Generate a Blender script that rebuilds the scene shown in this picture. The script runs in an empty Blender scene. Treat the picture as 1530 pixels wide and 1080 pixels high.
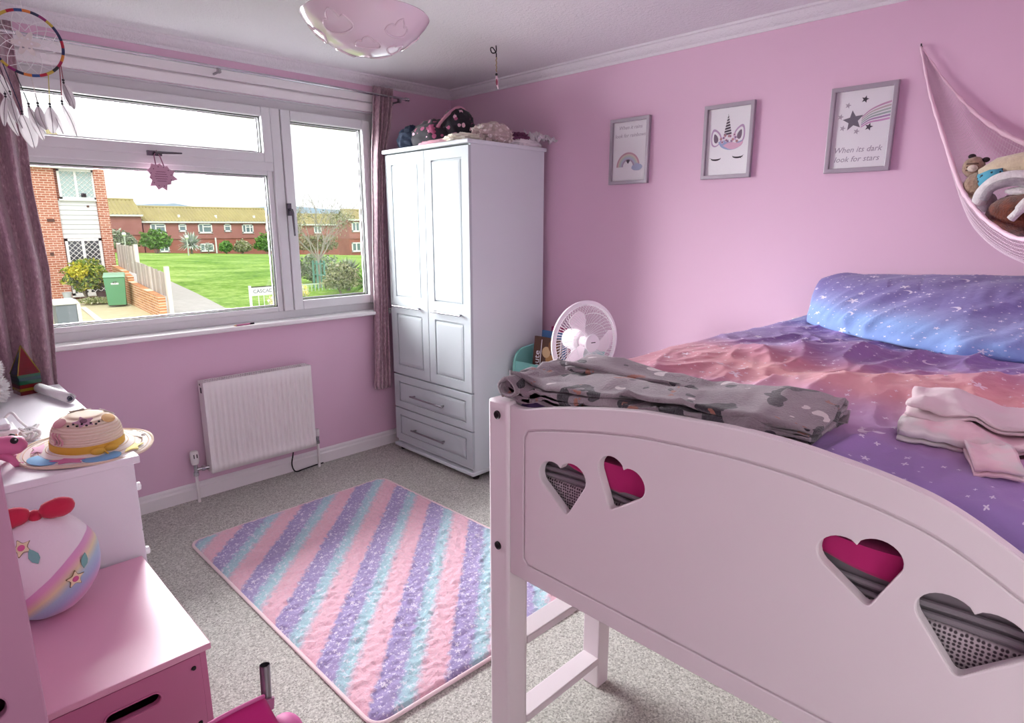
import bpy, bmesh, math, random
from math import sin, cos, pi, radians, sqrt, exp, atan2
from mathutils import Vector, Matrix, noise

SC = bpy.context.scene
COL = SC.collection

# ------------------------------------------------------------------ camera, sky, sun, lamps, exposure
cam_d = bpy.data.cameras.new('camera')
cam = bpy.data.objects.new('camera', cam_d)
COL.objects.link(cam)
cam.location = (-2.934, -3.535, 1.5)
cam.rotation_euler = (radians(90 - 12.45), 0, radians(-45))
cam_d.sensor_width = 36.0
cam_d.lens = 920.9 / 1530 * 36.0
cam_d.clip_start = 0.02
cam_d.clip_end = 3000
SC.camera = cam

SC.view_settings.view_transform = 'Standard'
SC.view_settings.look = 'None'
SC.view_settings.gamma = 1.0
SC.view_settings.use_curve_mapping = False
SC.view_settings.exposure = 0.36

world = bpy.data.worlds.new('overcast_sky')
SC.world = world
world.use_nodes = True
_bg = world.node_tree.nodes['Background']
_bg.inputs[0].default_value = (0.96, 0.985, 1.0, 1)
_bg.inputs[1].default_value = 1.2

def lamp(name, kind, loc, rot, energy, color=(1, 1, 1), **kw):
    l = bpy.data.lights.new(name, kind)
    l.energy = energy
    l.color = color
    for k, v in kw.items():
        setattr(l, k, v)
    o = bpy.data.objects.new(name, l)
    o.location = loc
    o.rotation_euler = rot
    COL.objects.link(o)
    return o

# veiled sun high behind the house, soft
lamp('sun', 'SUN', (0, -20, 30), (radians(42), 0, radians(-20)), 1.6, (1, 0.97, 0.92), angle=radians(25))
# daylight coming in through the window (just outside the panes)
lamp('window_daylight', 'AREA', (-2.8, 2.6, 2.6), (radians(-79), 0, radians(16)), 1800, (0.97, 0.985, 1.0),
     shape='RECTANGLE', size=5.0, size_y=3.0)
# fill lamp added to brighten the room, at the unseen doorway behind the viewer
lamp('doorway_fill', 'AREA', (-2.30, -3.66, 1.45), (radians(86), 0, radians(-14)), 2.3, (1.0, 0.97, 0.96),
     shape='RECTANGLE', size=1.1, size_y=1.7)

# ------------------------------------------------------------------ colour and materials
def lin(h):
    h = h.lstrip('#')
    out = []
    for i in (0, 2, 4):
        c = int(h[i:i + 2], 16) / 255
        out.append(c / 12.92 if c <= 0.04045 else ((c + 0.055) / 1.055) ** 2.4)
    return (out[0], out[1], out[2], 1)

class N:
    """small node-tree helper"""
    def __init__(s, mat):
        s.nt = mat.node_tree
        s.n = s.nt.nodes
        s.bsdf = s.n['Principled BSDF']
    def new(s, t, **kw):
        nd = s.n.new(t)
        for k, v in kw.items():
            setattr(nd, k, v)
        return nd
    def set(s, sock, v):
        if hasattr(v, 'is_linked') or hasattr(v, 'links'):
            s.nt.links.new(v, sock)
        elif isinstance(v, str):
            sock.default_value = lin(v)
        else:
            sock.default_value = v
    def math(s, op, a, b=0.0, c=None, clamp=False):
        nd = s.new('ShaderNodeMath', operation=op, use_clamp=clamp)
        s.set(nd.inputs[0], a); s.set(nd.inputs[1], b)
        if c is not None: s.set(nd.inputs[2], c)
        return nd.outputs[0]
    def vmath(s, op, a, b=(0, 0, 0)):
        nd = s.new('ShaderNodeVectorMath', operation=op)
        s.set(nd.inputs[0], a); s.set(nd.inputs[1], b)
        return nd.outputs[0]
    def coord(s, which='Object'):
        return s.new('ShaderNodeTexCoord').outputs[which]
    def xyz(s, v):
        nd = s.new('ShaderNodeSeparateXYZ'); s.set(nd.inputs[0], v)
        return nd.outputs
    def comb(s, x=0.0, y=0.0, z=0.0):
        nd = s.new('ShaderNodeCombineXYZ')
        s.set(nd.inputs[0], x); s.set(nd.inputs[1], y); s.set(nd.inputs[2], z)
        return nd.outputs[0]
    def noise(s, vec, scale, detail=2.0, rough=0.5, out='Fac'):
        nd = s.new('ShaderNodeTexNoise')
        if vec is not None: s.set(nd.inputs['Vector'], vec)
        nd.inputs['Scale'].default_value = scale
        nd.inputs['Detail'].default_value = detail
        nd.inputs['Roughness'].default_value = rough
        return nd.outputs[out]
    def voronoi(s, vec, scale, dims='3D', feature='F1'):
        nd = s.new('ShaderNodeTexVoronoi', voronoi_dimensions=dims, feature=feature)
        if vec is not None: s.set(nd.inputs['Vector'], vec)
        nd.inputs['Scale'].default_value = scale
        return nd
    def ramp(s, fac, stops, interp='LINEAR'):
        nd = s.new('ShaderNodeValToRGB')
        nd.color_ramp.interpolation = interp
        e = nd.color_ramp.elements
        while len(e) < len(stops): e.new(0.5)
        for el, (p, c) in zip(e, stops):
            el.position = p
            el.color = lin(c) if isinstance(c, str) else c
        s.set(nd.inputs[0], fac)
        return nd.outputs[0]
    def mix(s, fac, a, b, mode='MIX'):
        nd = s.new('ShaderNodeMix', data_type='RGBA', blend_type=mode)
        s.set(nd.inputs[0], fac); s.set(nd.inputs[6], a); s.set(nd.inputs[7], b)
        return nd.outputs[2]
    def bump(s, h, strength=0.3, dist=0.002):
        nd = s.new('ShaderNodeBump')
        nd.inputs['Strength'].default_value = strength
        nd.inputs['Distance'].default_value = dist
        s.set(nd.inputs['Height'], h)
        s.nt.links.new(nd.outputs[0], s.bsdf.inputs['Normal'])
    def color(s, v):
        s.set(s.bsdf.inputs['Base Color'], v)

_mats = {}
def M(name, hexc='#ffffff', rough=0.6, metal=0.0, spec=0.5, bump=None, vary=None, sheen=0.0, coat=0.0, trans=0.0, alpha=1.0):
    if name in _mats: return _mats[name]
    m = bpy.data.materials.new(name)
    m.use_nodes = True
    n = N(m)
    b = n.bsdf
    b.inputs['Base Color'].default_value = lin(hexc)
    b.inputs['Roughness'].default_value = rough
    b.inputs['Metallic'].default_value = metal
    b.inputs['Specular IOR Level'].default_value = spec
    b.inputs['Sheen Weight'].default_value = sheen
    b.inputs['Coat Weight'].default_value = coat
    b.inputs['Transmission Weight'].default_value = trans
    b.inputs['Alpha'].default_value = alpha
    if vary:
        scale, h2 = vary
        n.color(n.mix(n.noise(n.coord(), scale, 3), hexc, h2))
    if bump:
        scale, st, dist = bump
        n.bump(n.noise(n.coord(), scale, 4, 0.6), st, dist)
    m.diffuse_color = lin(hexc)
    _mats[name] = m
    return m

# ------------------------------------------------------------------ mesh building
class MB:
    def __init__(s):
        s.v = []; s.f = []
    def add(s, vs, fs, T=None):
        o = len(s.v)
        s.v += [tuple(T @ Vector(p)) for p in vs] if T is not None else [tuple(p) for p in vs]
        s.f += [[i + o for i in f] for f in fs]
        return s
    def box(s, a, b, T=None):
        (x0, y0, z0), (x1, y1, z1) = a, b
        if x0 > x1: x0, x1 = x1, x0
        if y0 > y1: y0, y1 = y1, y0
        if z0 > z1: z0, z1 = z1, z0
        vs = [(x0, y0, z0), (x1, y0, z0), (x1, y1, z0), (x0, y1, z0), (x0, y0, z1), (x1, y0, z1), (x1, y1, z1), (x0, y1, z1)]
        return s.add(vs, [(0, 3, 2, 1), (4, 5, 6, 7), (0, 1, 5, 4), (1, 2, 6, 5), (2, 3, 7, 6), (3, 0, 4, 7)], T)
    def tube(s, pts, r, n=8, closed=False, flat=1.0, cap=True, T=None):
        pts = [Vector(p) for p in pts]
        L = len(pts)
        rr = r if isinstance(r, (list, tuple)) else [r] * L
        vs = []; fs = []
        up = None
        for i, p in enumerate(pts):
            if closed: t = pts[(i + 1) % L] - pts[i - 1]
            else: t = pts[min(i + 1, L - 1)] - pts[max(i - 1, 0)]
            if t.length < 1e-9: t = Vector((0, 0, 1))
            t.normalize()
            if up is None:
                up = Vector((0, 0, 1)) if abs(t.z) < 0.9 else Vector((1, 0, 0))
            a = up - t * up.dot(t)
            if a.length < 1e-6:
                a = Vector((1, 0, 0)) - t * t.x
            a.normalize(); up = a
            b = t.cross(a)
            for k in range(n):
                an = 2 * pi * k / n
                vs.append(p + (a * cos(an) * flat + b * sin(an)) * rr[i])
        for i in range(L if closed else L - 1):
            j = (i + 1) % L
            for k in range(n):
                k2 = (k + 1) % n
                fs.append((i * n + k, i * n + k2, j * n + k2, j * n + k))
        if not closed and cap:
            fs.append(tuple(range(n - 1, -1, -1)))
            fs.append(tuple((L - 1) * n + k for k in range(n)))
        return s.add(vs, fs, T)
    def cyl(s, p0, p1, r0, r1=None, n=16, T=None):
        return s.tube([p0, p1], [r0, r0 if r1 is None else r1], n, T=T)
    def lathe(s, prof, n=24, T=None, closed=False):
        vs = []; fs = []
        for r, z in prof:
            for k in range(n):
                a = 2 * pi * k / n
                vs.append((r * cos(a), r * sin(a), z))
        P = len(prof)
        for i in range(P if closed else P - 1):
            j = (i + 1) % P
            for k in range(n):
                k2 = (k + 1) % n
                fs.append((i * n + k, i * n + k2, j * n + k2, j * n + k))
        if not closed:
            if prof[0][0] > 1e-6: fs.append(tuple(range(n - 1, -1, -1)))
            if prof[-1][0] > 1e-6: fs.append(tuple((P - 1) * n + k for k in range(n)))
        return s.add(vs, fs, T)
    def ball(s, c, r, nu=20, nv=12, T=None, fn=None):
        if not isinstance(r, (list, tuple)): r = (r, r, r)
        vs = []; fs = []
        for j in range(nv + 1):
            th = pi * j / nv
            for i in range(nu):
                ph = 2 * pi * i / nu
                d = Vector((sin(th) * cos(ph), sin(th) * sin(ph), cos(th)))
                k = fn(d) if fn else 1.0
                vs.append((c[0] + d.x * r[0] * k, c[1] + d.y * r[1] * k, c[2] + d.z * r[2] * k))
        for j in range(nv):
            for i in range(nu):
                i2 = (i + 1) % nu
                fs.append((j * nu + i, (j + 1) * nu + i, (j + 1) * nu + i2, j * nu + i2))
        return s.add(vs, fs, T)
    def grid(s, fn, nu, nv, cu=False, cv=False, T=None):
        vs = []; fs = []
        for i in range(nu):
            for j in range(nv):
                vs.append(fn(i / (nu if cu else nu - 1), j / (nv if cv else nv - 1)))
        for i in range(nu if cu else nu - 1):
            for j in range(nv if cv else nv - 1):
                i2 = (i + 1) % nu; j2 = (j + 1) % nv
                fs.append((i * nv + j, i2 * nv + j, i2 * nv + j2, i * nv + j2))
        return s.add(vs, fs, T)
    def prism(s, poly, h0, h1, T=None):
        n = len(poly)
        vs = [(p[0], p[1], h0) for p in poly] + [(p[0], p[1], h1) for p in poly]
        fs = [tuple(range(n - 1, -1, -1)), tuple(range(n, 2 * n))]
        for k in range(n):
            k2 = (k + 1) % n
            fs.append((k, k2, n + k2, n + k))
        return s.add(vs, fs, T)
    def mesh(s, me, T=None):
        return s.add([v.co[:] for v in me.vertices], [tuple(p.vertices) for p in me.polygons], T)

WM = {}
def build(name, mb, mat, parent=None, bevel=0.0, smooth=35, local=False, solid=0.0, sub=0, kind=None, label=None, loc=None, weld=True, seg=2):
    me = bpy.data.meshes.new(name)
    vs = mb.v
    inv = None
    if parent is not None:
        if not local: inv = WM[parent.name].inverted()
    elif loc is not None and not local:
        inv = Matrix.Translation(loc).inverted()
    if inv is not None:
        vs = [tuple(inv @ Vector(p)) for p in vs]
    me.from_pydata(vs, [], mb.f)
    if weld:
        bm = bmesh.new(); bm.from_mesh(me)
        bmesh.ops.remove_doubles(bm, verts=bm.verts, dist=1e-5)
        bmesh.ops.recalc_face_normals(bm, faces=bm.faces)
        bm.to_mesh(me); bm.free()
    me.validate()
    o = bpy.data.objects.new(name, me)
    COL.objects.link(o)
    if mat: me.materials.append(mat)
    if parent is not None:
        o.parent = parent
        WM[o.name] = WM[parent.name]
    elif loc is not None:
        o.location = loc
        WM[o.name] = Matrix.Translation(loc)
    else:
        WM[o.name] = Matrix.Identity(4)
    if smooth:
        me.polygons.foreach_set('use_smooth', [True] * len(me.polygons))
        me.set_sharp_from_angle(angle=radians(smooth))
    if solid:
        m = o.modifiers.new('solid', 'SOLIDIFY'); m.thickness = abs(solid); m.offset = -1 if solid > 0 else 1
    if bevel:
        m = o.modifiers.new('bevel', 'BEVEL'); m.width = bevel; m.segments = seg; m.limit_method = 'ANGLE'; m.angle_limit = radians(40)
        m.harden_normals = False
    if sub:
        m = o.modifiers.new('sub', 'SUBSURF'); m.levels = sub; m.render_levels = sub
    if kind: o['kind'] = kind
    if label: o['label'] = label
    return o

def tag(o, label, cat, group=None):
    o['label'] = label; o['category'] = cat
    if group: o['group'] = group
    return o

def thing(name, label, cat, loc=(0, 0, 0), rz=0.0, group=None, rot=None):
    o = bpy.data.objects.new(name, None)
    COL.objects.link(o)
    o.empty_display_size = 0.1
    o.location = loc
    o.rotation_euler = rot if rot is not None else (0, 0, rz)
    WM[o.name] = Matrix.Translation(loc) @ o.rotation_euler.to_matrix().to_4x4()
    return tag(o, label, cat, group)

def single(name, mb, mat, label, cat, loc, group=None, **kw):
    return tag(build(name, mb, mat, loc=loc, **kw), label, cat, group)

def struct(name, mb, mat, parent=None, **kw):
    o = build(name, mb, mat, parent, **kw)
    if parent is None: o['kind'] = 'structure'
    return o

def copy_tree(o, parent=None):
    c = o.copy(); COL.objects.link(c)
    if parent is not None: c.parent = parent
    WM[c.name] = WM[o.name]
    for ch in list(o.children): copy_tree(ch, c)
    return c

def Rz(a): return Matrix.Rotation(a, 4, 'Z')
def Rx(a): return Matrix.Rotation(a, 4, 'X')
def Ry(a): return Matrix.Rotation(a, 4, 'Y')
def Tr(*p): return Matrix.Translation(p)
def basis(o, x, y, z):
    m = Matrix.Identity(4)
    for i, a in enumerate((x, y, z)):
        for r in range(3): m[r][i] = a[r]
    for r in range(3): m[r][3] = o[r]
    return m

def plate_mesh(outer, holes=(), thick=0.01, bevel=0.0):
    """flat plate with holes, in XY, centred on z = 0"""
    cu = bpy.data.curves.new('plate', 'CURVE')
    cu.dimensions = '2D'; cu.fill_mode = 'BOTH'
    cu.extrude = max(thick / 2 - bevel, 0.0001)
    cu.bevel_depth = bevel; cu.bevel_resolution = 1; cu.offset = -bevel
    for poly in [outer] + list(holes):
        sp = cu.splines.new('POLY'); sp.points.add(len(poly) - 1)
        for p, q in zip(sp.points, poly): p.co = (q[0], q[1], 0, 1)
        sp.use_cyclic_u = True
    ob = bpy.data.objects.new('plate', cu); COL.objects.link(ob)
    bpy.context.view_layer.update()
    me = bpy.data.meshes.new_from_object(ob.evaluated_get(bpy.context.evaluated_depsgraph_get()))
    bpy.data.objects.remove(ob); bpy.data.curves.remove(cu)
    return me

def text_mesh(body, size, thick=0.0004, shear=0.0, align='CENTER'):
    cu = bpy.data.curves.new('words', 'FONT')
    cu.body = body; cu.size = size; cu.extrude = thick; cu.shear = shear; cu.align_x = align
    cu.resolution_u = 2
    ob = bpy.data.objects.new('words', cu); COL.objects.link(ob)
    bpy.context.view_layer.update()
    me = bpy.data.meshes.new_from_object(ob.evaluated_get(bpy.context.evaluated_depsgraph_get()))
    bpy.data.objects.remove(ob); bpy.data.curves.remove(cu)
    return me

def heart(n=40):
    """two round lobes on a square standing on its softly rounded corner; fits about -0.94..0.94"""
    P = []
    h = .5; rr = .5
    for k in range(15):                       # right lobe
        a = radians(-45 + 180 * k / 14)
        P.append((h * .98 + rr * 1.0 * cos(a) - .13, h * .66 + rr * sin(a)))
    L = [(-x, y) for x, y in P][::-1]
    tip = []
    for k in range(7):
        t = k / 6
        a, b, c = (-.10, -.83), (0, -.955), (.10, -.83)
        tip.append(((1 - t) ** 2 * a[0] + 2 * t * (1 - t) * b[0] + t * t * c[0], (1 - t) ** 2 * a[1] + 2 * t * (1 - t) * b[1] + t * t * c[1]))
    return tip + [p for p in P if p[0] > .035] + [(0, h * .66 + .30)] + [p for p in L if p[0] < -.035]
def star(n=5, r1=1.0, r2=0.42, a0=pi / 2):
    return [((r1 if i % 2 == 0 else r2) * cos(a0 + pi * i / n), (r1 if i % 2 == 0 else r2) * sin(a0 + pi * i / n)) for i in range(2 * n)]
def ellipse(cx, cy, rx, ry, n=24, a=0.0):
    return [(cx + rx * cos(2 * pi * i / n) * cos(a) - ry * sin(2 * pi * i / n) * sin(a), cy + rx * cos(2 * pi * i / n) * sin(a) + ry * sin(2 * pi * i / n) * cos(a)) for i in range(n)]
def roundrect(x0, y0, x1, y1, r, n=5):
    pts = []
    for cx, cy, a in ((x1 - r, y1 - r, 0), (x0 + r, y1 - r, 90), (x0 + r, y0 + r, 180), (x1 - r, y0 + r, 270)):
        for k in range(n + 1):
            t = radians(a + 90 * k / n)
            pts.append((cx + r * cos(t), cy + r * sin(t)))
    return pts
def fbm(p, o=3): return noise.fractal(Vector(p), 1.0, 2.0, o)
def nz(x, y, z=0.0): return noise.noise(Vector((x, y, z)))
def lerp(a, b, t): return a + (b - a) * t
def lerpv(a, b, t): return tuple(a[i] + (b[i] - a[i]) * t for i in range(len(a)))
def interp(pts, t):
    """pts = [(t, value or tuple)]"""
    if t <= pts[0][0]: return pts[0][1]
    for (t0, a), (t1, b) in zip(pts, pts[1:]):
        if t <= t1:
            k = (t - t0) / (t1 - t0)
            k = k
            return lerpv(a, b, k) if isinstance(a, tuple) else lerp(a, b, k)
    return pts[-1][1]
def smoothstep(a, b, x):
    t = max(0.0, min(1.0, (x - a) / (b - a)))
    return t * t * (3 - 2 * t)
def catmull(P, n=8):
    P = [Vector(p) for p in P]
    out = []
    for i in range(len(P) - 1):
        p0 = P[max(i - 1, 0)]; p1 = P[i]; p2 = P[i + 1]; p3 = P[min(i + 2, len(P) - 1)]
        for k in range(n):
            t = k / n
            out.append(0.5 * ((2 * p1) + (p2 - p0) * t + (2 * p0 - 5 * p1 + 4 * p2 - p3) * t * t + (3 * p1 - p0 - 3 * p2 + p3) * t ** 3))
    out.append(P[-1])
    return out
def ribbon(mb, path, th, b0, b1, nb, fn, T=None):
    """cloth folded along a path in (a, z), swept along b; fn(a, z, b, i) -> (a, z) offset"""
    P = [Vector((p[0], p[1])) for p in path]
    L = len(P); nor = []
    for i in range(L):
        t = P[min(i + 1, L - 1)] - P[max(i - 1, 0)]
        t.normalize(); nor.append(Vector((-t.y, t.x)))
    ring = [(P[i] + nor[i] * th / 2, i) for i in range(L)] + [(P[i] - nor[i] * th / 2, i) for i in range(L - 1, -1, -1)]
    n = len(ring); vs = []; fs = []
    for k in range(nb):
        b = lerp(b0, b1, k / (nb - 1))
        for q, i in ring:
            a, z, bb = fn(q.x, q.y, b, i / (L - 1))
            vs.append((a, bb, z))
    for k in range(nb - 1):
        for i in range(n):
            i2 = (i + 1) % n
            fs.append((k * n + i, k * n + i2, (k + 1) * n + i2, (k + 1) * n + i))
    for k in (0, nb - 1):
        for i in range(L - 1):
            q = (k * n + i, k * n + i + 1, k * n + n - 2 - i, k * n + n - 1 - i)
            fs.append(q)
    return mb.add(vs, fs, T)
def foliage(mb, c, r, count, size, seed, shape=None, low=0.0):
    rnd = random.Random(seed)
    for i in range(count):
        d = Vector((rnd.gauss(0, 1), rnd.gauss(0, 1), rnd.gauss(0, 1))).normalized()
        k = rnd.random() ** 0.33
        if d.z < 0: d.z *= (1 - low)
        lump = 0.8 + 0.35 * nz(d.x * 2 + seed, d.y * 2, d.z * 2)
        p = Vector((c[0] + d.x * r[0] * k * lump, c[1] + d.y * r[1] * k * lump, c[2] + d.z * r[2] * k * lump))
        a = Vector((rnd.gauss(0, 1), rnd.gauss(0, 1), rnd.gauss(0, 1))).normalized()
        b = a.cross(Vector((rnd.gauss(0, 1), rnd.gauss(0, 1), rnd.gauss(0, 1)))).normalized()
        s = size * (0.6 + 0.8 * rnd.random())
        mb.add([p - a * s, p + b * s * 0.5, p + a * s, p - b * s * 0.5], [(0, 1, 2, 3)])
    return mb
# ------------------------------------------------------------------ materials of the room
wall_pink = M('wall_pink', '#e5c0d6', 0.75, spec=0.25, bump=(220, 0.08, 0.002))
gloss_white = M('gloss_white', '#f3f0f1', 0.35)
satin_white = M('satin_white', '#f2eff1', 0.42)
upvc = M('upvc', '#dcdcde', 0.3)
door_greyed = M('wardrobe_door_greyed', '#c2cacd', .6, spec=.2)  # wardrobe white darkened on the doors to hold back bright window light
rubber = M('rubber', '#141416', 0.6)
chrome = M('chrome', '#c9c9cc', 0.22, metal=1.0)
dark_chrome = M('dark_chrome', '#6a676e', 0.25, metal=1.0)
steel = M('steel', '#9b979c', 0.3, metal=1.0)
dark_metal = M('dark_metal', '#2a2528', 0.4, metal=0.6)
black = M('black', '#121114', 0.5)
plain_white = M('plain_white', '#f5f5f5', 0.6)
paper = M('paper', '#f3f1f4', 0.7)

def mk_ceiling():
    m = M('ceiling_white', '#efedf0', 0.9, spec=0.1); n = N(m)
    c = n.coord()
    h = n.math('ADD', n.noise(c, 55, 4, 0.65), n.math('MULTIPLY', n.noise(c, 160, 2), 0.4))
    n.bump(h, 0.9, 0.006)
    return m
def mk_carpet():
    m = M('carpet', '#9d9691', 0.95, spec=0.05, sheen=0.1); n = N(m)
    c = n.coord()
    v = n.voronoi(c, 210).outputs['Color']
    speck = n.math('ADD', n.math('MULTIPLY', n.xyz(v)[0], 0.6), n.math('MULTIPLY', n.noise(c, 75, 3, 0.7), 0.5))
    col = n.ramp(speck, [(0.15, '#86837c'), (0.45, '#bfbdb5'), (0.7, '#d7d5cd'), (0.95, '#f3f2ea')])
    big = n.noise(c, 2.2, 3)
    n.color(n.mix(n.math('MULTIPLY', big, 0.25), col, '#aaa4a0'))
    n.bump(n.math('ADD', speck, n.math('MULTIPLY', n.noise(c, 320, 2), 0.5)), 0.9, 0.006)
    return m
ceiling_white = mk_ceiling()
carpet = mk_carpet()
def mk_glass(nm='pane_glass', ior=1.35):
    m = bpy.data.materials.new(nm); m.use_nodes = True
    nt = m.node_tree; nt.nodes.clear()
    out = nt.nodes.new('ShaderNodeOutputMaterial')
    tr = nt.nodes.new('ShaderNodeBsdfTransparent'); gl = nt.nodes.new('ShaderNodeBsdfGlossy')
    gl.inputs['Roughness'].default_value = 0.02
    mx = nt.nodes.new('ShaderNodeMixShader'); fr = nt.nodes.new('ShaderNodeFresnel'); fr.inputs[0].default_value = ior
    nt.links.new(fr.outputs[0], mx.inputs[0]); nt.links.new(tr.outputs[0], mx.inputs[1]); nt.links.new(gl.outputs[0], mx.inputs[2])
    nt.links.new(mx.outputs[0], out.inputs[0])
    return m
pane_glass = mk_glass()
picture_glass = mk_glass('picture_glass', 1.12)

# ------------------------------------------------------------------ room shell: x to the right wall, y to the window wall
XL, YB, H = -3.1, -3.70, 2.4
WX0, WX1, WZ0, WZ1 = -2.52, -0.62, 0.95, 2.19          # window opening
struct('floor', MB().box((XL - .1, YB - .1, -0.1), (0.1, 0.12, 0.0)), carpet, smooth=0)
struct('ceiling', MB().box((XL - .1, YB - .1, H), (0.1, 0.12, H + .1)), ceiling_white, smooth=0)
w = MB()
w.box((XL - .1, 0, 0), (WX0, 0.12, H)); w.box((WX1, 0, 0), (0.1, 0.12, H))
w.box((WX0, 0, 0), (WX1, 0.12, WZ0)); w.box((WX0, 0, WZ1), (WX1, 0.12, H))
struct('wall_window', w, wall_pink, smooth=0, weld=False)
struct('wall_right', MB().box((0, YB - .1, 0), (0.1, 0, H)), wall_pink, smooth=0)
struct('wall_left', MB().box((XL - .1, YB - .1, 0), (XL, 0, H)), wall_pink, smooth=0)
w = MB()
w.box((XL, YB - .1, 0), (-2.95, YB, H)); w.box((-1.98, YB - .1, 0), (0, YB, H)); w.box((-2.95, YB - .1, 2.02), (-1.98, YB, H))
struct('wall_back', w, wall_pink, smooth=0, weld=False)
# doorway lining and the landing wall beyond it (behind the viewer)
struct('door_1', MB().box((-2.95, YB - .12, 0), (-2.915, YB + .012, 2.02)).box((-2.015, YB - .12, 0), (-1.98, YB + .012, 2.02)).box((-2.95, YB - .12, 1.985), (-1.98, YB + .012, 2.02)), gloss_white, smooth=0, weld=False, kind='structure')
struct('wall_landing', MB().box((-3.6, YB - 1.3, -.1), (-1.4, YB - 1.2, H)).box((-3.6, YB - 1.2, -.1), (-3.5, YB - .1, H)).box((-1.5, YB - 1.2, -.1), (-1.4, YB - .1, H)).box((-3.5, YB - 1.2, -.1), (-1.5, YB - .1, 0)).box((-3.5, YB - 1.2, H), (-1.5, YB - .1, H + .1)), plain_white, smooth=0, weld=False, kind='structure')

def profile_run(p0, p1, inward, prof):
    """moulding: profile (d from wall, z) swept from p0 to p1"""
    mb = MB(); n = len(prof); iv = Vector(inward)
    vs = []
    for p in (p0, p1):
        for d, z in prof:
            q = Vector((p[0], p[1], z)) + iv * d
            vs.append(q)
    fs = [(k, (k + 1) % n, n + (k + 1) % n, n + k) for k in range(n)] + [tuple(range(n)), tuple(range(2 * n - 1, n - 1, -1))]
    return mb.add(vs, fs)
skirt = [(0, 0), (0.016, 0), (0.016, 0.062), (0.010, 0.070), (0.010, 0.084), (0.004, 0.095), (0, 0.095)]
coving = [(0, 2.347), (0.006, 2.347), (0.012, 2.358), (0.030, 2.366), (0.045, 2.378), (0.052, 2.388), (0.064, 2.391), (0.066, 2.4), (0, 2.4)]
for nm, a, b, inw in (('window', (XL, 0), (0, 0), (0, -1, 0)), ('right', (0, YB), (0, 0), (-1, 0, 0)), ('left', (XL, YB), (XL, 0), (1, 0, 0))):
    struct('baseboard_' + nm, profile_run(a, b, inw, skirt), gloss_white, smooth=20)
for k, (a, b, inw) in enumerate((((XL, 0), (0, 0), (0, -1, 0)), ((0, YB), (0, 0), (-1, 0, 0)), ((XL, YB), (XL, 0), (1, 0, 0)), ((XL, YB), (0, YB), (0, 1, 0)))):
    struct('trim_%d' % (k + 1), profile_run(a, b, inw, coving), ceiling_white, smooth=20)
# white boxed pelmet board above the window, with its groove
struct('trim_5', MB().box((-2.58, -0.024, 2.247), (-0.56, 0, 2.292)).box((-2.58, -0.008, 2.236), (-0.56, 0, 2.248)).box((-2.58, -0.024, 2.192), (-0.56, 0, 2.237)), gloss_white, smooth=0, weld=False, bevel=0.0015)

# ------------------------------------------------------------------ window
def frame_rect(x0, x1, z0, z1, w, y0, y1):
    mb = MB()
    mb.box((x0, y0, z0), (x0 + w, y1, z1)); mb.box((x1 - w, y0, z0), (x1, y1, z1))
    mb.box((x0 + w, y0, z0), (x1 - w, y1, z0 + w)); mb.box((x0 + w, y0, z1 - w), (x1 - w, y1, z1))
    return mb
win = struct('window_1', frame_rect(WX0, WX1, WZ0, WZ1, 0.048, 0.034, 0.1), upvc, smooth=0, weld=False, bevel=0.003)
win['label'] = 'white plastic window frame with fanlight and side casement'
build('reveal', frame_rect(WX0 - .001, WX1 + .001, WZ0 - .001, WZ1 + .001, 0.006, 0.0, 0.036), upvc, win, smooth=0, weld=False)
build('mullion', MB().box((-1.306, 0.006, WZ0 + .048), (-1.248, 0.1, WZ1 - .048)), upvc, win, bevel=0.006)
build('transom', MB().box((WX0 + .048, 0.008, 1.80), (-1.306, 0.1, 1.862)), upvc, win, bevel=0.004)
# sashes
build('fanlight_sash', frame_rect(WX0 + .05, -1.308, 1.846, 2.14, 0.05, 0.0, 0.06), upvc, win, smooth=0, weld=False, bevel=0.005)
build('casement_sash', frame_rect(-1.246, -0.664, 1.0, 2.14, 0.056, 0.0, 0.06), upvc, win, smooth=0, weld=False, bevel=0.005)
build('glazing_bead', frame_rect(WX0 + .05, -1.308, 0.998, 1.806, 0.03, 0.02, 0.06), upvc, win, smooth=0, weld=False, bevel=0.005)
for (x0, x1, z0, z1) in ((WX0 + .1, -1.358, 1.896, 2.09), (-1.19, -0.72, 1.056, 2.084), (WX0 + .08, -1.338, 1.028, 1.776)):
    g = build('pane', MB().box((x0 - .01, 0.046, z0 - .01), (x1 + .01, 0.050, z1 + .01)), pane_glass, win, smooth=0)
    build('gasket', frame_rect(x0 - .001, x1 + .001, z0 - .001, z1 + .001, 0.005, 0.03, 0.045), rubber, win, smooth=0, weld=False)
    build('spacer_bar', frame_rect(x0 + .004, x1 - .004, z0 + .004, z1 - .004, 0.007, 0.052, 0.066), steel, win, smooth=0, weld=False)
# handles
hd = build('handle', MB().box((-1.952, -0.012, 1.838), (-1.885, 0.002, 1.862)).tube([(-1.915, -0.01, 1.85), (-1.915, -0.034, 1.851), (-1.895, -0.040, 1.852), (-1.80, -0.038, 1.856)], [0.008, 0.009, 0.0085, 0.005], 10, flat=0.8), dark_chrome, win, bevel=0.003)
hd['label'] = 'chrome fanlight handle turned sideways'
hd = build('handle', MB().box((-1.250, -0.012, 1.555), (-1.226, 0.002, 1.625)).tube([(-1.238, -0.01, 1.59), (-1.238, -0.036, 1.588), (-1.236, -0.042, 1.57), (-1.232, -0.04, 1.44)], [0.008, 0.009, 0.0085, 0.005], 10, flat=0.8), dark_chrome, win, bevel=0.003)
hd['label'] = 'chrome casement handle pointing down'
sill = struct('window_sill', MB().box((-2.60, -0.075, 0.928), (-0.56, 0.03, 0.953)), gloss_white, win, bevel=0.006)

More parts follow.
